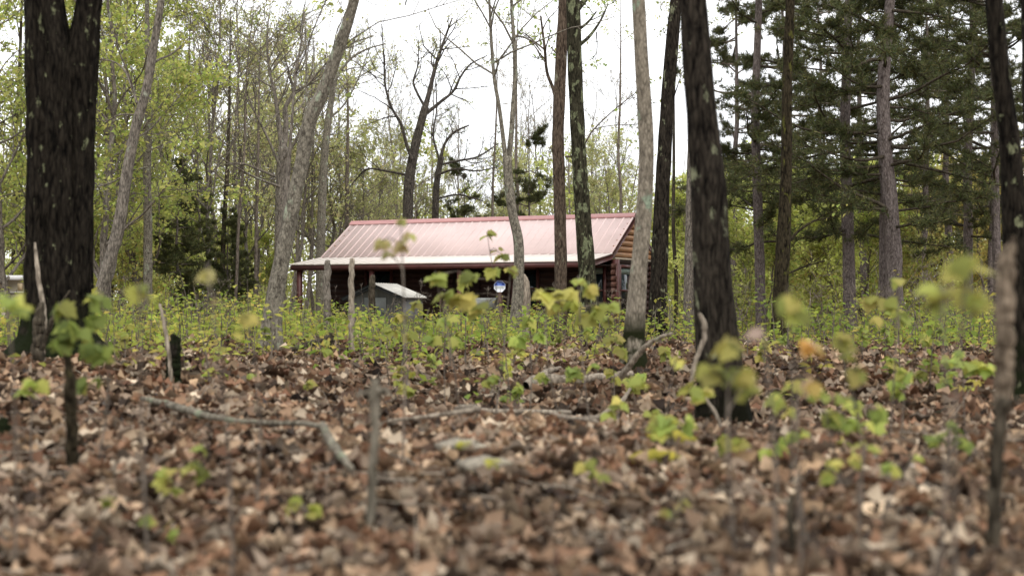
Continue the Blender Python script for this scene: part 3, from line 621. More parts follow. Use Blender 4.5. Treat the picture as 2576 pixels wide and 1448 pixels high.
traced('forked_tree', 'dark trunk forking against white sky behind the middle of the red roof', 'tree', 58,
       [(1018,800,30),(1022,620,28),(1026,540,26),(1030,450,25),(1040,390,24),(1056,320,22),(1070,270,20)], M_DARKG, 0, 12, .2, .05,
       limbs=[([(1069,272,19),(1078,240,16),(1090,190,13),(1104,140,11),(1118,100,8),(1138,45,5)], .2),([(1036,400,12),(1022,360,11),(1010,315,10),(985,270,8),(970,220,7),(966,150,5),(960,60,3)], -.3),([(1074,285,12),(1110,255,10),(1140,230,8),(1155,200,7),(1180,165,6),(1225,140,3)], .4),([(1072,275,9),(1050,235,8),(1040,210,7),(1050,170,5),(1053,100,3)], .3),([(1094,180,5),(1085,150,4),(1100,110,3)], .3),([(1022,440,8),(970,430,7),(925,425,6),(880,470,4)], .5)], top_limbs=0, leafn=5, pal=G_PALE, leafsize=.08, twigs=5)
traced('forked_tree', 'smaller dark tree with reaching horizontal boughs right of the forked black trunk', 'tree', 62,
       [(1092,800,20),(1094,640,18),(1095,550,17),(1100,450,16),(1110,395,15)], M_DARKG, 0, 10, .2, .05,
       limbs=[([(1108,400,12),(1120,360,9),(1140,335,8),(1180,315,5)], .2),([(1106,405,8),(1090,340,6),(1098,280,5),(1096,200,3)], .2),([(1105,415,8),(1150,405,7),(1200,395,6),(1255,360,4)], .3),([(1100,440,8),(1145,425,7),(1200,430,5),(1250,420,3)], -.3),([(1098,500,7),(1150,490,6),(1215,505,4)], .3)], top_limbs=0, leafn=5, pal=G_PINE + G_MID, leafsize=.09, twigs=4)
traced('forked_tree', 'pale thin trunk forking high into a narrow V in front of the roof', 'tree', 25,
       [(1296,812,30),(1304,720,27),(1306,650,26),(1303,600,25),(1290,540,24),(1283,490,24),(1278,440,23),(1276,395,24)], M_PALE, 0, 14, .2, .05,
       limbs=[([(1273,405,16),(1264,330,14),(1256,270,13),(1244,200,12),(1238,130,11),(1232,20,9),(1226,-120,7),(1220,-300,3)], .05),([(1279,405,18),(1286,340,17),(1291,270,16),(1296,200,15),(1294,120,13),(1288,30,11),(1284,-130,8),(1290,-320,3)], .1),([(1295,90,7),(1320,95,6),(1345,110,5),(1362,130,4)], .3),([(1290,60,5),(1265,55,3),(1240,48,2)], .2)], top_limbs=0, leafn=2, twigs=1)
traced('slender_tree', 'short weathered grey snag tight beside the pale forked trunk', 'snag', 27,
       [(1322,800,22),(1324,740,20),(1322,700,12),(1318,690,6)], M_DEAD, 0, 10, .2, .1, top_limbs=0)
traced('tall_tree', 'straight brown trunk with small leaf tufts crossing the roof, third from its right end', 'tree', 30,
       [(1410,830,33),(1411,700,31),(1409,560,31),(1406,430,31),(1404,350,31),(1406,280,30),(1411,160,28),(1416,40,26)], M_BROWN, 6, 18, .25, .07,
       limbs=[([(1402,275,12),(1392,225,11),(1378,190,10),(1370,120,9),(1360,40,6)], .3),([(1370,125,6),(1345,105,5),(1325,88,4),(1312,80,2)], .4),([(1414,145,7),(1395,130,5),(1388,120,4)], .2),([(1402,395,7),(1392,385,5),(1385,370,3)], .2),([(1422,395,6),(1450,390,5),(1490,330,5),(1530,290,4),(1590,240,3)], .4)], top_limbs=4, leafn=3, pal=G_MID)
traced('tall_tree', 'dark trunk mottled all over with green lichen, crossing the right half of the roof', 'tree', 27,
       [(1487,830,50),(1482,740,44),(1472,620,42),(1463,500,40),(1457,400,38),(1452,300,37),(1447,180,36),(1443,40,34)], M_LICHEN, 6, 22, .3, .07,
       limbs=[([(1456,115,13),(1480,95,11),(1496,75,9),(1512,50,7),(1530,10,4)], .3),([(1456,75,10),(1480,55,8),(1500,30,5)], .4),([(1500,80,4),(1502,120,3),(1498,150,2)], .1)], top_limbs=4, leafn=3, pal=G_MID)
traced('tall_tree', 'smooth pale brown trunk with dark mossy foot at the right end of the cabin', 'tree', 16.5,
       [(1596,950,62),(1594,880,58),(1600,780,50),(1607,680,44),(1616,580,41),(1623,480,38),(1626,380,37),(1622,270,36),(1614,150,35),(1608,40,33)], M_PALEMOSS, 6, 26, .35, .05, top_limbs=5)
traced('tall_tree', 'dark brown trunk leaning slightly right, behind the smooth pale brown trunk', 'tree', 29,
       [(1655,800,48),(1658,700,44),(1661,600,42),(1666,480,38),(1672,380,37),(1680,250,34),(1690,120,32),(1697,40,30)], M_BIG, 6, 18, .25, .06, limbs=[([(1676,300,5),(1700,230,4),(1716,180,2)], .3)], top_limbs=4)
traced('slender_tree', 'pale trunk half hidden behind the thick dark brown trunk', 'tree', 34,
       [(1738,800,38),(1737,700,33),(1738,600,31),(1740,480,28),(1745,300,26)], M_GREYB, 5, 12, .2, .05, top_limbs=3)
traced('tall_tree', 'dark mossy brown trunk between the thin pine and the middle pines', 'tree', 24,
       [(1957,880,46),(1960,800,40),(1966,700,38),(1971,600,36),(1976,480,30),(1979,380,28),(1980,250,26),(1984,120,24),(1987,40,23)], M_MOSSY, 6, 18, .3, .06,
       limbs=[([(1982,610,10),(2010,580,9),(2050,555,7),(2085,548,4)], .4),([(1978,690,7),(2020,672,6),(2075,655,4)], .5)], top_limbs=3, leafn=1)
for (lab, d, pp, m, pn) in (
    ('thin straight grey pine with short boughs left of the mossy brown trunk', 35, [(1914,850,28),(1912,700,26),(1908,560,25),(1903,420,23),(1900,280,21),(1904,150,19),(1908,40,18)], M_PINEB, (2.2, 10.0, 2.3, 44, 1.1)),
    ('straight grey pine trunk in the middle of the dark pines', 33, [(2140,830,34),(2137,740,32),(2134,620,30),(2130,480,29),(2126,350,27),(2128,220,24),(2134,40,20)], M_PINEB, (2.2, 10.0, 2.9, 52, 1.15)),
    ('thickest grey pine trunk of the right hand pines, leaning left', 30, [(2252,830,48),(2250,740,44),(2248,640,42),(2240,520,40),(2228,400,37),(2222,280,34),(2225,160,30),(2236,40,26)], M_PINEB, (2.3, 9.5, 3.1, 58, 1.15)),
    ('slim pine stem touching the thickest grey pine at its foot', 30.6, [(2226,820,26),(2224,740,25),(2223,640,24),(2224,540,22),(2226,430,20)], M_PINEB, (4.0, 8.5, 1.6, 12, .8)),
    ('slim grey pine right of the thickest pine', 38, [(2437,820,25),(2436,700,23),(2435,560,22),(2434,420,21),(2440,280,19),(2448,40,16)], M_PINEB, (2.4, 11.0, 3.0, 52, 1.1)),
    ('narrow grey pine beside the black trunk at the right edge', 36, [(2512,820,24),(2508,650,22),(2504,480,20),(2502,300,19),(2500,40,17)], M_PINEB, (2.8, 10.5, 3.0, 48, 1.1))):
    traced('pine_tree', lab, 'pine tree', d, pp, m, 5, 14, .2, .06, pine=pn)
traced('tall_tree', 'black crooked trunk near the right edge behind the broken pale snag', 'tree', 12,
       [(2580,1010,88),(2570,860,74),(2560,700,66),(2552,560,60),(2545,420,54),(2532,300,50),(2516,170,46),(2504,40,44)], M_OAK, 6, 30, .3, .08, top_limbs=4)
traced('tall_tree', 'black trunk cut off by the right edge of the view', 'tree', 13.5,
       [(2640,1000,80),(2625,700,72),(2612,400,66),(2602,40,60)], M_OAK, 6, 26, .3, .08, top_limbs=3)
# distant thin trunks of the left wood
for (x, y0, y1, wd, d, lean) in ((278,780,330,14,50,4),(355,770,300,13,52,-6),(30,760,60,10,46,20),(60,780,300,9,50,-8),(560,800,400,14,48,8),(590,800,380,9,47,22),(545,790,260,8,52,-20),(640,790,420,10,50,12),(498,780,360,9,55,-4),(1300,560,300,9,60,2),(1240,600,330,7,62,4),(870,700,400,12,60,8),(1560,560,250,8,60,-4),(1700,800,420,11,48,-6),(2070,820,420,9,46,6),(2330,820,400,10,46,-6),(460,790,250,9,55,10)):
    traced('slender_tree', 'thin dark trunk standing deep in the green woods', 'tree', d, [(x, y0, wd), (x + lean * .3 + (x % 7) - 3, (y0 * 3 + y1) / 4, wd * .95), (x + lean * .5 + (x % 5) - 2, (y0 + y1) / 2, wd * .88), (x + lean + (x % 11) - 5, y1, wd * .72)], M_TWIG if x in (1300, 1240, 1560, 640, 545, 460, 498, 870, 590) else M_DEADD, 5, 7, .2, .03, top_limbs=6, leafn=6, group='thin trunks deep in the woods')

# ------------------------------------------------------------------ background trees from a few grown kinds
used = set()
def plant(kinds, spots, label, group, seed):
    r = np.random.default_rng(seed)
    for i, (px, d, sc) in enumerate(spots):
        k = kinds[i % len(kinds)]; loc = on_ground(px, d); rz = r.uniform(0, 6.28)
        if k.name not in used:
            used.add(k.name); o = k; o.location = tuple(loc); o.rotation_euler = (0, 0, rz); o.scale = (sc,) * 3; o['label'] = label; o['group'] = group
        else: copy_tree(k, loc, rz, sc, label, group)
dense = dict(PRM, leaf_n=11, kids=[16, 7, 5], leaf_spread=.11); sparse = dict(PRM, leaf_n=8, kids=[16, 7, 5], leaf_spread=.09, trop=.07); bare = dict(PRM, leaf_n=2.6, kids=[15, 7, 5], leaf_spread=.03, trop=.09, ang=(22, 50))
KY = [proto('woodland_tree', 'x', 'tree', s, 11, .10, dense, .125, G_YEL, M_GREYB, 3, .04, .12) for s in (11, 12, 13)]
KP = [proto('woodland_tree', 'x', 'tree', s, 11, .085, sparse, .12, G_PALE, M_GREYB, 3, .05, .2) for s in (21, 22, 23)]
KB = [proto('woodland_tree', 'x', 'tree', s, 12, .085, bare, .07, G_BUD, M_GREYB, 3, .05, .2) for s in (31, 32, 33)]
KU = [proto('understory_tree', 'x', 'small tree', s, 4.6, .045, dict(dense, kids=[15, 6, 4], leaf_n=12, leaf_spread=.13, full=.6), .12, p, M_TWIG, 3, .08, .1) for s, p in ((41, G_LITE), (42, G_YEL), (43, G_LITE + G_GOLD))]
KG = [proto('understory_tree', 'x', 'small tree', 51, 5.2, .05, dict(dense, kids=[16, 6, 4], leaf_n=13, leaf_spread=.13, full=.6), .12, G_GOLD, M_TWIG, 3, .05, .1)]
plant(KY, [(-30,42,1.0),(-110,40,1.1),(60,44,1.05),(255,34,.9),(300,46,1.05),(430,50,1.0),(275,36,.9),(335,40,.95),(30,36,.9),(210,52,1.1),(350,60,1.1),(470,62,1.0)], 'leafy yellow-green tree in the woods around the black oak and leaning stem', 'leafy trees left of the cabin', 1)
plant(KB, [(520,46,1.0),(585,52,1.1),(640,60,1.1),(735,58,1.0),(790,66,1.1),(860,70,1.1),(980,74,1.0),(480,72,1.15)], 'nearly bare budding tree with fine twigs left of the red roof', 'bare budding trees left of the roof', 2)
plant(KB, [(1010,82,1.25),(1090,90,1.3),(1160,86,1.15),(1290,88,1.25),(1370,92,1.3),(1480,90,1.25),(1570,86,1.2)], 'tall bare budding tree far behind the red roof', 'bare budding trees behind the roof', 15)
plant(KP, [(900,62,.78),(940,66,.8),(960,75,.85),(880,80,.9)], 'pale yellow-green tree above the left half of the red roof', 'pale trees above the roof', 3)
plant(KP, [(1250,72,.6),(1330,70,.72),(1370,80,.72),(1500,72,.68),(1560,66,.74),(1590,80,.78),(1180,80,.62),(1050,84,.85),(1120,88,.8),(1290,86,.95),(1450,84,.9),(1540,88,1.0)], 'pale thin tree above the right half of the red roof', 'pale trees behind the right half of the roof', 4)
plant(KP, [(625,54,1.0),(690,64,1.15),(765,60,1.1),(835,62,1.1),(565,58,1.1),(730,76,1.3),(660,80,1.3)], 'pale yellow-green tree among the bare forked trees left of the roof', 'pale trees left of the roof', 16)
plant(KU, [(1706,60,1.3),(1750,64,1.5),(1790,66,1.5),(1860,62,1.5),(1905,68,1.6),(1960,62,1.4),(2010,66,1.6),(2060,60,1.4),(2110,68,1.6),(2165,62,1.5),(2200,66,1.5),(2300,64,1.6),(2350,60,1.4),(2260,70,1.7),(2080,74,1.8),(1820,74,1.7),(1720,62,1.3),(1830,64,1.3),(1990,62,1.3),(1880,40,.85),(2030,41,.9),(2090,40,.8),(2180,42,.95),(2320,41,.9),(1800,38,.7),(1940,39,.75)], 'bright yellow-green understory tree below the dark pines', 'understory trees below the pines', 5)
plant(KG, [(2290,58,1.25),(2370,60,1.4),(2420,62,1.5),(2470,58,1.3),(2520,62,1.5),(2560,58,1.4),(2450,70,1.7)], 'golden-leaved understory tree beside the slim pines at the right', 'golden understory trees', 6)
plant(KU, [(90,44,.8),(250,42,.85),(310,40,.9),(395,44,.9),(450,48,1.0),(240,58,1.1),(40,55,1.0),(430,58,1.0),(520,56,.9),(600,60,.9),(660,62,.9)], 'low green understory tree left of the cabin', 'understory trees left of the cabin', 7)
plant(KU, [(860,72,.9),(930,74,.85),(1010,76,.9),(1080,70,.75),(1150,74,.8),(1230,72,.85),(1320,70,.8),(1400,72,.85),(1520,70,.9),(1570,66,.85)], 'low green tree peeping over the ridge of the red roof', 'low trees behind the roof ridge', 8)
def pine_proto(seed, H, r0, z0, spread, nb, label):
    r = np.random.default_rng(seed); n = 14; z = np.linspace(-.3, H, n); wob = np.cumsum(r.normal(0, .04, (n, 2)), 0); pts = np.stack([wob[:, 0], wob[:, 1], z], -1); rad = r0 * np.linspace(1, .1, n)
    root = empty('pine_tree', (0, 0, 0)); tag(root, label, 'pine tree'); m = MB(); m.tube(pts, rad, 9); m.build('trunk', M_PINEB, root); pine_parts(root, pts, rad, r, z0, H, spread, nb, 1.0, M_TWIG); return root
KN = [pine_proto(61, 12, .13, 3.2, 2.9, 40, 'x'), pine_proto(62, 13, .14, 3.8, 3.1, 42, 'x')]
plant(KN, [(1850,43,1.0),(1950,46,1.05),(2060,42,.95),(2185,46,1.05),(2330,43,1.0),(2400,47,1.1),(2500,44,1.0)], 'dark green pine standing behind the grey pine trunks', 'dark pines at the right', 9)
KC = [pine_proto(63, 6.2, .09, .5, 1.5, 60, 'x')]
plant(KC, [(428,43,.85),(505,46,.72),(560,48,.66),(470,50,.8),(610,52,.6)], 'dark evergreen among bare trees left of the cabin', 'dark evergreens left of the cabin', 10)
KT = [pine_proto(64, 8.4, .09, 4.6, 1.9, 20, 'x')]
plant(KT, [(1175,64,.92),(1235,70,.80),(1322,58,.98)], 'small dark pine tufts against the white sky above the roof', 'small pines above the roof', 11)

# ------------------------------------------------------------------ far woods: one mass of thin trunks and leaves
def far_woods():
    r = np.random.default_rng(5); tr = MB(); lv = []; cl = []
    for i in range(260):
        px = r.uniform(-250, 2850); d = r.uniform(78, 125) if px < 1680 else r.uniform(92, 130); x = (px - 1288) / F * d; z = float(gz(x, d)); H = r.uniform(8, 16) * (1.0 if px < 650 else .78 if px < 1750 else .6)
        pts = np.array([[x, d, z - .3], [x + r.normal(0, .2), d, z + H * .5], [x + r.normal(0, .5), d, z + H]]); rr = r.uniform(.05, .13); tr.tube(pts, [rr, rr * .7, rr * .2], 5)
        for j in range(5):
            f = r.uniform(.3, .95); b0 = pts[0] * (1 - f) + pts[2] * f; tr.tube(np.array([b0, b0 + [r.normal(0, .9), r.normal(0, .5), r.uniform(.3, 1.3)]]), [rr * .4, .01], 4)
        nc = 26
        cc = np.stack([x + r.normal(0, 1.3, nc), d + r.normal(0, 1.2, nc), z + r.uniform(.0, 1.0, nc) ** 1.15 * H], -1)
        k = 26; lv.append(np.repeat(cc, k, 0) + r.normal(0, .32, (nc * k, 3))); cl.append(cols(nc * k, (G_LITE, G_YEL, G_PALE, G_LITE)[r.integers(0, 4)], r))
    pos = np.vstack(lv); n = len(pos); lf = MB(); lf.leaves(T_QUAD, pos, randunit(n, r), randunit(n, r), r.uniform(.16, .32, n), np.vstack(cl))
    root = empty('distant_woods', (0, 90, 0)); tag(root, 'far green woods closing the view behind the cabin', 'woods', kind='stuff'); 
    a = tr.build('trunks', M_TWIG, root, loc=(0, 90, 0)); b_ = lf.build('foliage', M_LEAF, root, loc=(0, 90, 0), smooth=False)
    a['kind'] = 'stuff'; b_['kind'] = 'stuff'
far_woods()

# ------------------------------------------------------------------ undergrowth: knee-high green plants nobody could count
def undergrowth():
    r = np.random.default_rng(8); st = MB(); P_, A_, N_, S_, C_ = [], [], [], [], []
    n = 0
    for i in range(7000):
        u = r.random(); d = 17.5 + 36 * u ** 1.4; px = r.uniform(-150, 2750); x = (px - 1288) / F * d
        if r.random() < .016: d = r.uniform(12.5, 18.5); x = (px - 1288) / F * d
        elif d < 21 and r.random() < .72: continue
        q = (np.array([x, d]) - np.array([3.985, 46])) ; lx, ly = q @ CE, q @ CB
        if -11.2 < lx < .4 and -4.1 < ly < 2.3: continue
        dens = fbm(np.array(x * .35 + 40), np.array(d * .35 + 11)); 
        if r.random() > np.clip((float(dens) - .31) * 4.2, .09, 1): continue
        z = float(gz(x, d)); H = r.uniform(.12, 1.0) ** 1.3 * (1.15 if d > 26 else .8) * (1.4 if r.random() < .08 else 1)
        if 730 < px < 1660: H = min(H, max(.12, (z - CZ) * -1 - (r.uniform(0, 46) if r.random() > .1 else -12) / F * d))
        bend = r.normal(0, .10, 2)
        p = np.array([[x, d, z - .05], [x + bend[0] * .4, d + bend[1] * .4, z + H * .55], [x + bend[0], d + bend[1], z + H]]); tk = r.uniform(.6, 1.9); st.tube(p, [.007 * tk, .005 * tk, .003 * tk], 4, cap=False)
        if r.random() < .22: continue
        k = r.integers(10, 28); f = r.uniform(.25, 1.0, k); base = p[0] * (1 - f)[:, None] + p[2] * f[:, None]
        P_.append(base + r.normal(0, .085, (k, 3)) * np.array([1.2, 1.2, .7])); a = randunit(k, r); a[:, 2] = a[:, 2] * .35 - .25; A_.append(a); nn = randunit(k, r) * .6; nn[:, 2] = 1; N_.append(nn)
        S_.append(r.uniform(.065, .135, k)); pal = (G_YEL, G_MID, G_YEL, G_MID, G_GOLD)[r.integers(0, 5)]; C_.append(cols(k, pal, r) * np.array([1, 1, .7]) * r.uniform(.6, 1.05))
    lf = MB(); lf.leaves(T_QUAD, np.vstack(P_), unit(np.vstack(A_)), unit(np.vstack(N_)), np.concatenate(S_), np.vstack(C_))
    root = empty('undergrowth', (0, 30, 0)); tag(root, 'knee-high green undergrowth along the edge of the leaf litter', 'undergrowth', kind='stuff')
    for o in (st.build('stems', M_TWIG, root, loc=(0, 30, 0)), lf.build('foliage', M_LEAF, root, loc=(0, 30, 0), smooth=False)): o['kind'] = 'stuff'
undergrowth()
KS = [proto('shrub', 'x', 'shrub', sd, 1.15, .014, dict(PRM, kids=[9, 5, 3], leaf_n=5, leaf_spread=.05, full=.75, rmin=.003), .085, p_, M_TWIG, 2, .15, .15) for sd, p_ in ((71, G_YEL), (72, G_MID), (73, G_YEL))]
for k_ in KS: k_.scale = (1, 1, 1)
plant(KS, [(905,25,.75),(960,23,.7),(1035,26,.85),(1105,24,.8),(1150,28,.9),(1210,25,.75),(1275,23,.6),(1345,25,.8),(1390,22,.75),(1440,24,.8),(1520,26,.85),(1560,23,.7),(1660,25,.8),(760,24,.75),(800,27,.8),(860,24,.7)], 'waist-high leafy shrub in front of the shaded porch', 'shrubs before the porch', 12)
plant(KS, [(60,24,.7),(20,20,.55),(330,25,.9),(420,24,.85),(480,28,1.0),(545,24,.8),(600,27,.95),(640,23,.7)], 'waist-high leafy shrub along the litter edge left of the cabin', 'shrubs left of the cabin', 13)
plant(KS, [(1720,26,1.1),(1860,27,1.1),(1900,24,1.0),(2020,28,1.3),(2080,26,1.1),(2160,24,1.0),(2200,28,1.3),(2300,25,1.2),(2350,28,1.3),(2400,24,1.1),(2470,27,1.3),(2290,22,.9)], 'waist-high leafy shrub at the feet of the pines', 'shrubs below the pines', 14)

# ------------------------------------------------------------------ saplings with big soft leaves
def sapling(label, d, nodes, base=None, pal=G_YEL, group=None, seed=0, lean=0, stemw=.006, name='sapling'):
    """nodes: (px, py, number of leaves, leaf length in px)"""
    r = np.random.default_rng(seed + int(nodes[0][0]) * 3 + int(nodes[0][1])); bx = base if base is not None else np.mean([a[0] for a in nodes])
    g0 = on_ground(bx, d); top = min(nodes, key=lambda a: a[1]); tp = P(top[0], top[1], d)
    mid = g0 * .5 + tp * .5 + np.array([r.normal(0, .03), r.normal(0, .03), 0]); path = catmull(np.array([g0 - [0, 0, .06], mid, tp]), 12)
    root = empty(name, g0); tag(root, label, 'sapling', group); st = MB(); st.tube(path - g0, np.linspace(stemw, stemw * .5, 12), 6)
    pos, A, Nn, S_ = [], [], [], []
    for (x, y, n, L_) in nodes:
        c = P(x, y, d + r.normal(0, .04)); j = np.argmin(np.abs(path[:, 2] - min(c[2] - .04, path[-1, 2]))); b0 = path[j]
        st.tube(np.array([b0, b0 * .4 + c * .6 + [0, 0, .02], c]) - g0, [stemw * .6, stemw * .45, stemw * .3], 4)
        for q in range(n + (n + 1) // 2):
            az = r.uniform(0, 6.28); a = np.array([math.cos(az), math.sin(az) * .9, r.uniform(-1.1, .05)]); pos.append(c - g0 + r.normal(0, .008, 3)); A.append(a); Nn.append([r.normal(0, .45), r.normal(-.35, .45), .9]); S_.append(L_ / F * d * r.uniform(.8, 1.25))
    lf = MB(); lf.leaves(T_LOBE, np.array(pos), unit(np.array(A)), unit(np.array(Nn)), np.array(S_) * .92, cols(len(pos), pal, r, .22) * np.array([.92, .84, .8]))
    st.build('stem', M_TWIG, root); lf.build('leaves', M_LEAF, root, smooth=False); return root

sapling('sapling with two tiers of big yellow-green leaves in front of the thick dark trunk', 4.6, [(1832,858,4,62),(1800,925,3,58),(1862,930,4,60),(1880,975,3,48)], 1860)
sapling('tall sapling with one blurred yellow-green leaf pair left of the mossy brown trunk foot', 4.2, [(1985,738,3,60),(2010,770,2,60)], 2020)
sapling('tallest blurred sapling with hanging leaves beside the right broken snag', 3.8, [(2430,662,4,72),(2450,735,3,66),(2465,770,2,56)], 2410)
sapling('sapling with a drooping blurred leaf whorl left of the tallest blurred sapling', 4.0, [(2372,735,5,62),(2350,765,2,54)], 2350)
sapling('sapling carrying orange-tinted young leaves in the right foreground', 4.8, [(2025,862,3,46),(2050,880,2,42),(2040,965,3,52)], 2045, pal=[(.42,.27,.08),(.40,.33,.10),(.45,.36,.22)])
sapling('thin stem topped by one pale pinkish bud leaf', 4.1, [(1922,840,2,42)], 1930, pal=[(.55,.45,.38)])
sapling('sapling with upright leaves right of the orange-tinted one', 5.0, [(2110,845,3,48),(2140,880,2,44),(2165,930,4,54)], 2150)
sapling('leafy sapling standing in litter below the middle pines', 6.0, [(2060,985,3,46),(2095,1045,3,46),(2140,1065,4,48),(2205,1030,3,44),(2130,1000,2,40)], 2130, pal=G_MID)
sapling('low sapling with a domed leaf cluster left of the thick trunk base', 6.6, [(1680,1055,5,58),(1725,1060,3,52),(1660,1085,2,40)], 1700, pal=G_MID)
sapling('small seedling at the right foot of the thick dark trunk', 6.8, [(1830,1100,3,44),(1850,1120,2,40)], 1840)
sapling('thin sapling with separate leaves between the mossy-footed trunk and thick trunk', 7.2, [(1612,958,3,42),(1735,972,3,42),(1765,985,3,40),(1700,905,2,34)], 1690)
sapling('sapling with horizontal leaf tiers in front of the thickest pine', 8.0, [(2190,742,3,44),(2235,755,3,42),(2262,700,2,34),(2205,800,2,34),(2270,790,3,36)], 2235)
sapling('sapling with layered leaves low in front of the golden trees', 9.5, [(2385,905,4,40),(2440,915,3,38),(2485,922,4,40),(2420,880,2,30)], 2430, pal=G_MID)
sapling('leafy sapling hiding the brown trunk foot in front of the porch', 9.5, [(1372,730,4,46),(1420,735,5,50),(1440,760,3,44),(1395,765,3,40)], 1420)
sapling('leafy sapling in front of the lichen trunk and porch corner', 9.2, [(1500,775,4,46),(1460,790,3,46),(1530,765,3,34),(1478,722,3,38),(1455,700,2,34)], 1490)
sapling('sapling with big leaves in front of the porch left of the sign', 9.0, [(1095,690,4,44),(1165,745,4,48),(1185,690,4,40),(1200,770,4,48),(1120,740,3,40)], 1165)
sapling('sapling with small leaf sprays left of the sign over the dark porch', 11, [(1165,705,3,34),(1238,676,3,32),(1285,672,3,32),(1190,740,2,30)], 1240)
sapling('very blurred sapling with pale leaves across the pink roof', 6.8, [(960,605,3,40),(1010,612,3,36),(1030,588,2,32),(975,640,2,30),(1008,552,2,26)], 1010, pal=G_PALE)
sapling('thin sapling whose tip crosses the middle of the roof', 13, [(1225,588,3,24),(1262,640,4,26),(1250,628,2,22)], 1290)
sapling('tall thin stem with one blurred leaf left of the pale leaning trunk', 4.6, [(522,678,2,42),(555,760,1,30)], 590, pal=G_PALE)
sapling('thin stem with blurred yellow leaf right of the slim leaning trunk', 4.8, [(350,722,3,50),(380,745,1,36)], 380)
sapling('thin sapling with one leaf midway between stump and leaning trunk', 6.0, [(628,790,3,38),(600,830,2,28)], 640)
sapling('leafy sapling in front of the black oak foot', 7.0, [(150,770,4,52),(180,812,4,54),(205,830,3,50),(160,855,4,50),(138,850,3,44)], 190, pal=G_MID)
sapling('leafy sapling at the right side of the black oak foot', 7.2, [(225,745,3,46),(252,742,3,46),(245,795,4,48),(235,870,4,46),(270,875,3,44),(215,965,3,42),(250,950,2,38)], 240, pal=G_MID)
sapling('low seedling in the litter left of the mossy dead stem', 7.0, [(85,960,4,46),(60,985,2,40)], 85, pal=G_MID)
sapling('blurred sapling at the left edge in front of the trailer', 5.0, [(22,752,4,56),(60,770,2,44)], 40, pal=G_MID)
sapling('bright seedling below the long fallen branch at the left', 6.4, [(485,1165,4,44),(512,1120,2,40),(505,1190,3,36)], 495)
sapling('second seedling of the left litter, with a bare upper stem', 6.1, [(430,1180,2,34),(410,1205,3,38),(440,1225,2,34)], 428)
sapling('low pair of leaves in the litter left of the grey upright stake', 5.7, [(728,1270,3,40),(780,1275,3,42),(755,1265,2,34)], 755)
sapling('small seedling near the lower left corner', 5.6, [(278,1258,3,34),(430,1318,2,40)], 330)
sapling('tiny seedling near the bottom left of the litter', 5.4, [(365,1305,2,34),(430,1335,2,36)], 400, pal=G_MID)
sapling('blurred leaf spray at the bottom right of the litter', 5.3, [(2240,1170,3,40),(2090,1190,2,40),(2300,1150,2,34)], 2200, pal=G_MID)
sapling('small leafy seedling beside the thick trunk base at its left', 8.5, [(1640,1040,3,30),(1600,1100,2,30)], 1620)
sapling('seedling by the pale fallen limb in mid litter', 12, [(1440,928,4,40),(1370,945,3,32),(1490,915,2,24)], 1440, pal=G_MID)
sapling('lone small plant in the litter left of the pale fallen limb', 11.5, [(1240,948,4,32),(1215,960,2,26)], 1240, pal=G_MID)
sapling('sapling with a green leaf spray between thick trunk foot and orange-tinted sapling', 6.3, [(1965,1000,3,44),(1990,960,3,40),(1985,1030,2,40)], 1990)
sapling('low leafy seedling right of the thick trunk base', 6.6, [(1960,1110,3,40),(2010,1090,3,40),(1935,1125,2,36)], 1975, pal=G_MID)
sapling('leaf spray low before the middle pines, left of the domed cluster pair', 8.2, [(2250,960,3,40),(2280,940,3,40),(2265,985,2,34)], 2262, pal=G_MID)
sapling('seedling with yellow leaves beside the mossy stones', 6.0, [(1480,1165,3,40),(1500,1190,2,36)], 1490)
sapling('small yellow-green seedling in the bottom middle litter', 5.4, [(1690,1290,2,34),(1720,1270,2,34)], 1705)
sapling('blurred yellow-green sapling low in the lower right', 5.6, [(2150,1150,3,40),(2180,1120,3,44),(2100,1160,2,36)], 2160)
sapling('leafy sapling in the gap between the lichen trunk and the mossy-footed trunk', 13, [(1545,850,4,34),(1530,800,3,30),(1560,880,3,30)], 1545)
sapling('leafy sapling by the broken grey snag before the porch', 12, [(1330,800,4,34),(1300,850,4,34),(1355,840,3,32)], 1330, pal=G_MID)
sapling('leafy sapling before the grey shed', 13, [(1010,790,4,32),(1045,760,3,30),(985,830,3,30),(1030,840,3,32)], 1015)
sapling('leafy sapling right of the grey shed', 12, [(1120,800,4,34),(1090,850,4,34),(1150,850,3,32)], 1120, pal=G_MID)
sapling('three-tiered green sapling in the gap right of the orange-tinted sapling', 7.5, [(2150,1010,3,44),(2190,1060,3,44),(2120,1110,3,40)], 2160)
sapling('low spreading seedling near the bottom right snag', 6.5, [(2390,1075,3,40),(2350,1100,3,38),(2430,1110,2,36)], 2390, pal=G_MID)
sapling('small seedling in litter before the pale fallen limb', 9, [(1560,1010,3,36),(1530,1035,2,32)], 1545)
# many small saplings between the litter and the undergrowth
r = np.random.default_rng(17)
for i in range(48):
    d = r.uniform(12.5, 21); px = r.uniform(20, 2480)
    if abs(px - 930) < 70 and d < 16 or abs(px - 440) < 60 and d < 13.5: continue
    b0 = on_ground(px, d); s = F / d; H = r.uniform(.12, .5) * (1.25 if d > 16 else .8); py0 = 724 - ((b0[2] - CZ) / d - math.sin(PITCH)) * F
    nd = [(px + r.normal(0, .05) * s, py0 - H * s * f, int(r.integers(3, 6)), r.uniform(.07, .11) * s) for f in (1, .8, .62, .45)[:int(r.integers(2, 5))]]
    sapling('small green sapling scattered along the far edge of the litter', d, nd, px, pal=(G_YEL, G_MID)[i % 2], group='small saplings at the litter edge', seed=i)

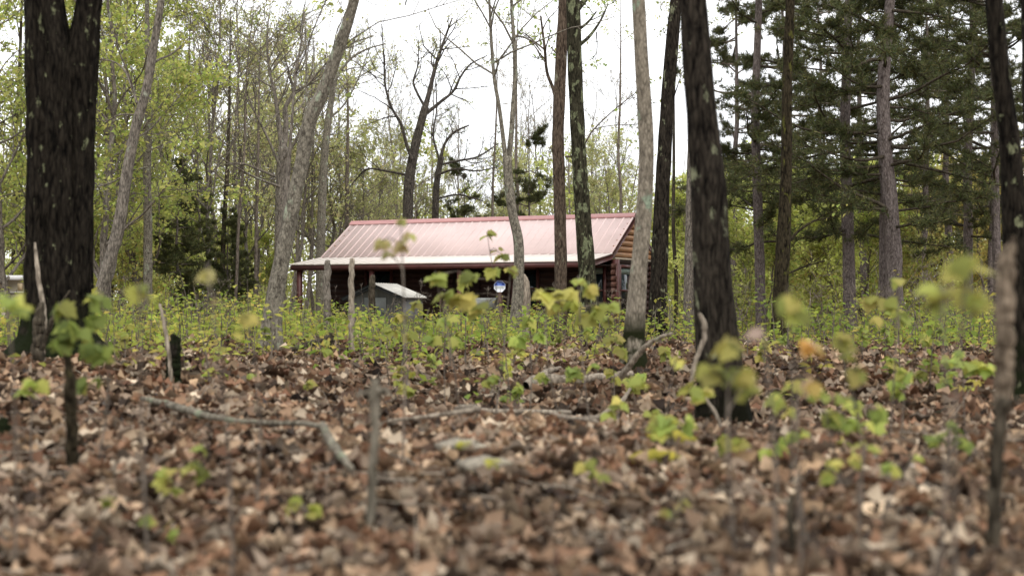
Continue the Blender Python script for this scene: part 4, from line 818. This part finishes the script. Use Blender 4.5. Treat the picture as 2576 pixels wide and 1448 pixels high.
# ------------------------------------------------------------------ dead stems, snags, fallen branches, stones
def limb(name, label, cat, parts, m, d=None, sides=10, lift=0.0):
    """parts: lists of (px, py, width px, distance or None for lying on the ground)"""
    first = None; mb = MB(); base = None
    for pp in parts:
        q = []
        for (x, y, wd, dd) in pp:
            if dd is None:                                   # find the ground under this picture point
                ds = np.linspace(3, 40, 800); pts = np.array([P(x, y, s) for s in (3.0, 40.0)]); line = pts[0] + (pts[1] - pts[0]) * ((ds - 3) / 37)[:, None]
                below = line[:, 2] <= gz(line[:, 0], line[:, 1]); i = int(np.argmax(below)) if below.any() else 799; dd = ds[i]; p = line[i] + [0, 0, lift + wd / 2 / F * dd * .7]
            else: p = P(x, y, dd)
            q.append([*p, wd / 2 / F * dd])
        q = np.array(q)
        if base is None: base = np.array([q[0, 0], q[0, 1], float(gz(q[0, 0], q[0, 1]))])
        c = catmull(q, max(16, 9 * len(q))); c[:, :3] -= base; c[1:-1, :3] += .25 * c[1:-1, 3:4] * (np.stack([vnoise(np.arange(len(c)) * .5 + 9 * k_, np.full(len(c), 3.3 + pp[0][0] * .01)) for k_ in range(3)], -1)[1:-1] - .5) * 2; rr = np.random.default_rng(abs(int(pp[0][0])))
        aa = np.arange(sides) / sides * 64
        mod = 1 + .34 * (vnoise(aa[None, :] * .25 * 4 % 64, np.arange(len(c))[:, None] * .35 + pp[0][0] * .1) - .5) + .2 * (vnoise(np.arange(len(c)) * .4, np.full(len(c), pp[0][0] * .1))[:, None] - .5)
        mb.tube(c[:, :3], np.maximum(c[:, 3], .003), sides, mod=mod)
    o = mb.build(name, m); o.location = tuple(base); tag(o, label, cat); return o
limb('fallen_branch', 'long crooked grey branch lying across the left litter', 'branch', [[(355,1046,11,None),(400,1058,16,None),(455,1075,18,None),(520,1098,18,None),(600,1112,14,None),(690,1116,13,None),(760,1120,14,None),(815,1130,14,None)],[(812,1125,18,None),(828,1165,22,None),(848,1198,22,None),(868,1228,19,None),(885,1245,14,None)]], M_STAKE, lift=.115)
limb('fallen_branch', 'thin pale branch curving across the middle of the litter', 'branch', [[(975,1108,9,None),(1060,1100,12,None),(1150,1086,13,None),(1230,1074,14,None),(1330,1076,13,None),(1420,1096,12,None),(1500,1110,9,None)],[(1470,1098,10,None),(1520,1080,12,None),(1560,1048,12,None),(1592,1000,7,None)]], M_DEAD, lift=.11)
limb('fallen_branch', 'thick pale limb lying left of the mossy-footed trunk', 'branch', [[(1322,998,22,None),(1360,985,28,None),(1430,984,24,None),(1500,976,20,None),(1590,964,16,None)],[(1345,985,18,None),(1385,955,15,None),(1410,945,8,None)]], M_DEAD, lift=.08)
limb('leaning_branch', 'pale bent branch leaning up in front of the mossy-footed trunk', 'branch', [[(1548,965,18,13.5),(1575,930,17,13.4),(1608,890,15,13.3),(1640,858,12,13.2),(1690,838,7,13.1)]], M_DEAD)
limb('leaning_branch', 'curved grey vine-like stick beside the thick dark trunk', 'branch', [[(1738,960,9,10),(1752,900,11,10),(1770,855,13,10),(1772,820,13,10),(1760,788,9,10)]], M_DEAD)
limb('leaning_branch', 'bare thin stick slanting across the thick trunk base', 'branch', [[(1818,1085,9,9),(1800,1040,9,9),(1775,1000,7,9)]], M_DEAD)
limb('stake', 'grey upright stake with broken top in the centre foreground', 'stake', [[(928,1420,24,5.5),(932,1300,24,5.5),(938,1180,23,5.5),(944,1060,23,5.5),(944,985,27,5.5),(943,955,20,5.5)],[(944,990,20,5.5),(966,980,20,5.48),(982,988,9,5.46)],[(940,985,14,5.5),(910,990,9,5.5),(890,1000,5,5.5)]], M_STAKE, sides=14)
limb('dead_stem', 'mossy black dead stem standing in the left litter', 'dead stem', [[(182,1200,34,7.0),(180,1120,31,7.0),(178,1040,30,7.0),(174,950,27,7.0),(170,895,20,7.0)]], M_MOSSY, sides=14)
limb('stump', 'dark narrow stump with a pale stick beside it at the left', 'stump', [[(436,985,40,12.4),(437,930,36,12.4),(439,880,33,12.4),(443,846,22,12.4)]], M_OAK, sides=14)
limb('leaning_branch', 'pale slender stick leaning on the narrow dark stump', 'branch', [[(430,965,9,12.2),(426,900,10,12.2),(416,830,10,12.2),(402,765,8,12.2)]], M_DEAD)
limb('dead_stem', 'thin upright grey post right of the porch corner, taller of the pair', 'post', [[(884,925,17,19),(884,820,16,19),(884,730,15,19),(885,650,13,19)]], M_DEAD)
limb('dead_stem', 'grey post standing under the left end of the porch roof', 'post', [[(822,850,20,27),(823,760,19,27),(823,700,18,27),(824,655,14,27)]], M_GREYB)
limb('dead_stem', 'short brown dead stem against the left wall of the grey shed', 'post', [[(935,860,19,30),(935,780,18,30),(936,720,17,30),(937,692,11,30)]], M_DEADD)
limb('fallen_log', 'dark thin log slanting up to a black stub before the leaning trunk', 'log', [[(705,890,12,None),(750,874,16,19.5),(800,860,17,19.5),(835,848,17,19.5)],[(832,890,15,19.5),(834,862,16,19.5),(836,838,13,19.5)]], M_DEADD)
limb('broken_snag', 'pale broken snag with rough top at the right foreground', 'snag', [[(2522,1030,46,5.2),(2526,900,48,5.2),(2529,780,46,5.2),(2531,690,45,5.2),(2536,640,36,5.2),(2545,615,20,5.2),(2551,592,5,5.2)]], M_SNAG, sides=18)
limb('dead_stem', 'dark grey crooked stem with lichen at the bottom right', 'dead stem', [[(2494,1450,40,4.8),(2500,1300,36,4.8),(2508,1160,34,4.8),(2516,1060,34,4.8),(2524,1000,28,4.8)],[(2512,1050,20,4.8),(2545,1010,16,4.75),(2580,1000,10,4.7)]], M_DEADD, sides=14)
limb('dead_stem', 'short dark stub rising out of the bottom right litter', 'dead stem', [[(1996,1450,24,4.7),(1994,1360,22,4.7),(1986,1280,18,4.7),(1990,1240,10,4.7)],[(1990,1290,9,4.7),(1960,1230,6,4.7),(1945,1160,3,4.7)],[(1992,1280,8,4.7),(2010,1220,5,4.7),(2025,1150,3,4.7)]], M_DEADD, sides=12)
limb('stump', 'black rotten stump at the lower left edge', 'stump', [[(-20,1150,90,8.2),(0,1120,80,8.2),(6,1090,50,8.2),(10,1055,20,8.2)],[(0,1120,50,8.2),(40,1130,26,8.1),(62,1140,12,8.0)]], M_OAK, sides=16)
limb('fallen_log', 'mossy green-yellow log end lying by the right broken snag', 'log', [[(2330,1065,14,None),(2400,1045,34,None),(2450,1035,34,None),(2520,1040,28,None)]], M_MOSSY, sides=14)
limb('fallen_branch', 'thin dark twig lying in the lower right litter', 'branch', [[(2130,1210,7,None),(2200,1190,10,None),(2300,1150,11,None),(2420,1090,10,None),(2500,1060,6,None)]], M_DEADD, lift=.04)
limb('fallen_branch', 'dark short log half buried left of the narrow stump', 'branch', [[(300,945,10,None),(350,942,16,None),(400,940,12,None)]], M_DEADD)
limb('leaning_branch', 'pale vine stick climbing the left side of the black oak', 'branch', [[(108,900,10,13.2),(112,800,11,13.2),(100,720,12,13.25),(92,660,10,13.3),(88,610,6,13.35)]], M_DEAD)
limb('dead_stem', 'brown stub standing against the black oak foot', 'dead stem', [[(95,905,30,12.9),(96,840,28,12.9),(100,790,24,12.9),(102,762,14,12.9)],[(104,880,14,12.8),(125,820,13,12.75),(150,770,8,12.7),(176,730,5,12.7)]], M_DEADD, sides=12)
def stone(label, px, py, wd, m):
    ds = np.linspace(3, 30, 600); pts = np.array([P(px, py, s) for s in ds]); i = int(np.argmax(pts[:, 2] <= gz(pts[:, 0], pts[:, 1]))); c = pts[i]; R = wd / 2 / F * ds[i]
    r = np.random.default_rng(int(px)); mb = MB(); nu, nv = 18, 10; th = np.arange(nu) * 2 * np.pi / nu; ph = np.linspace(-.5 * np.pi, .5 * np.pi, nv)
    nzr = .7 + .6 * vnoise(th[None, :] * 1.2 + px, ph[:, None] * 2 + px); V = np.stack([np.cos(ph)[:, None] * np.cos(th)[None] * nzr, np.cos(ph)[:, None] * np.sin(th)[None] * nzr * .8, np.sin(ph)[:, None] * np.ones(nu)[None] * .34 * nzr], -1) * R
    i, j = np.arange(nv - 1)[:, None] * nu, np.arange(nu)[None]; mb.add(V.reshape(-1, 3), np.stack([i + j, i + (j + 1) % nu, i + nu + (j + 1) % nu, i + nu + j], -1).reshape(-1, 4))
    o = mb.build('stone', m); o.location = tuple(c + [0, 0, R * .16 + .055]); tag(o, label, 'stone')
M_STONE = bark('stone', (.16, .14, .11), (.36, .32, .25), 7, (.28, .26, .05), .6, zs=1, bump=.4); M_MSTONE = bark('moss_stone', (.20, .18, .03), (.36, .30, .05), 12, (.3, .3, .25), .2, zs=1, bump=.5)
stone('flat grey-green stone in the middle of the litter', 1150, 1162, 130, M_STONE)
stone('yellow mossy stone left of the thick dark trunk base', 1690, 1142, 130, M_MSTONE)
stone('lower yellow mossy stone nearer the camera', 1650, 1192, 120, M_MSTONE)
stone('wide mossy stone streaked with yellow in the litter right of the stake', 1220, 1215, 150, M_STONE)
stone('pale rounded stone in the lower right litter', 2270, 1225, 110, plain('pale_stone', (.42, .36, .31), .8, .2, .2, 8, bump=.3))
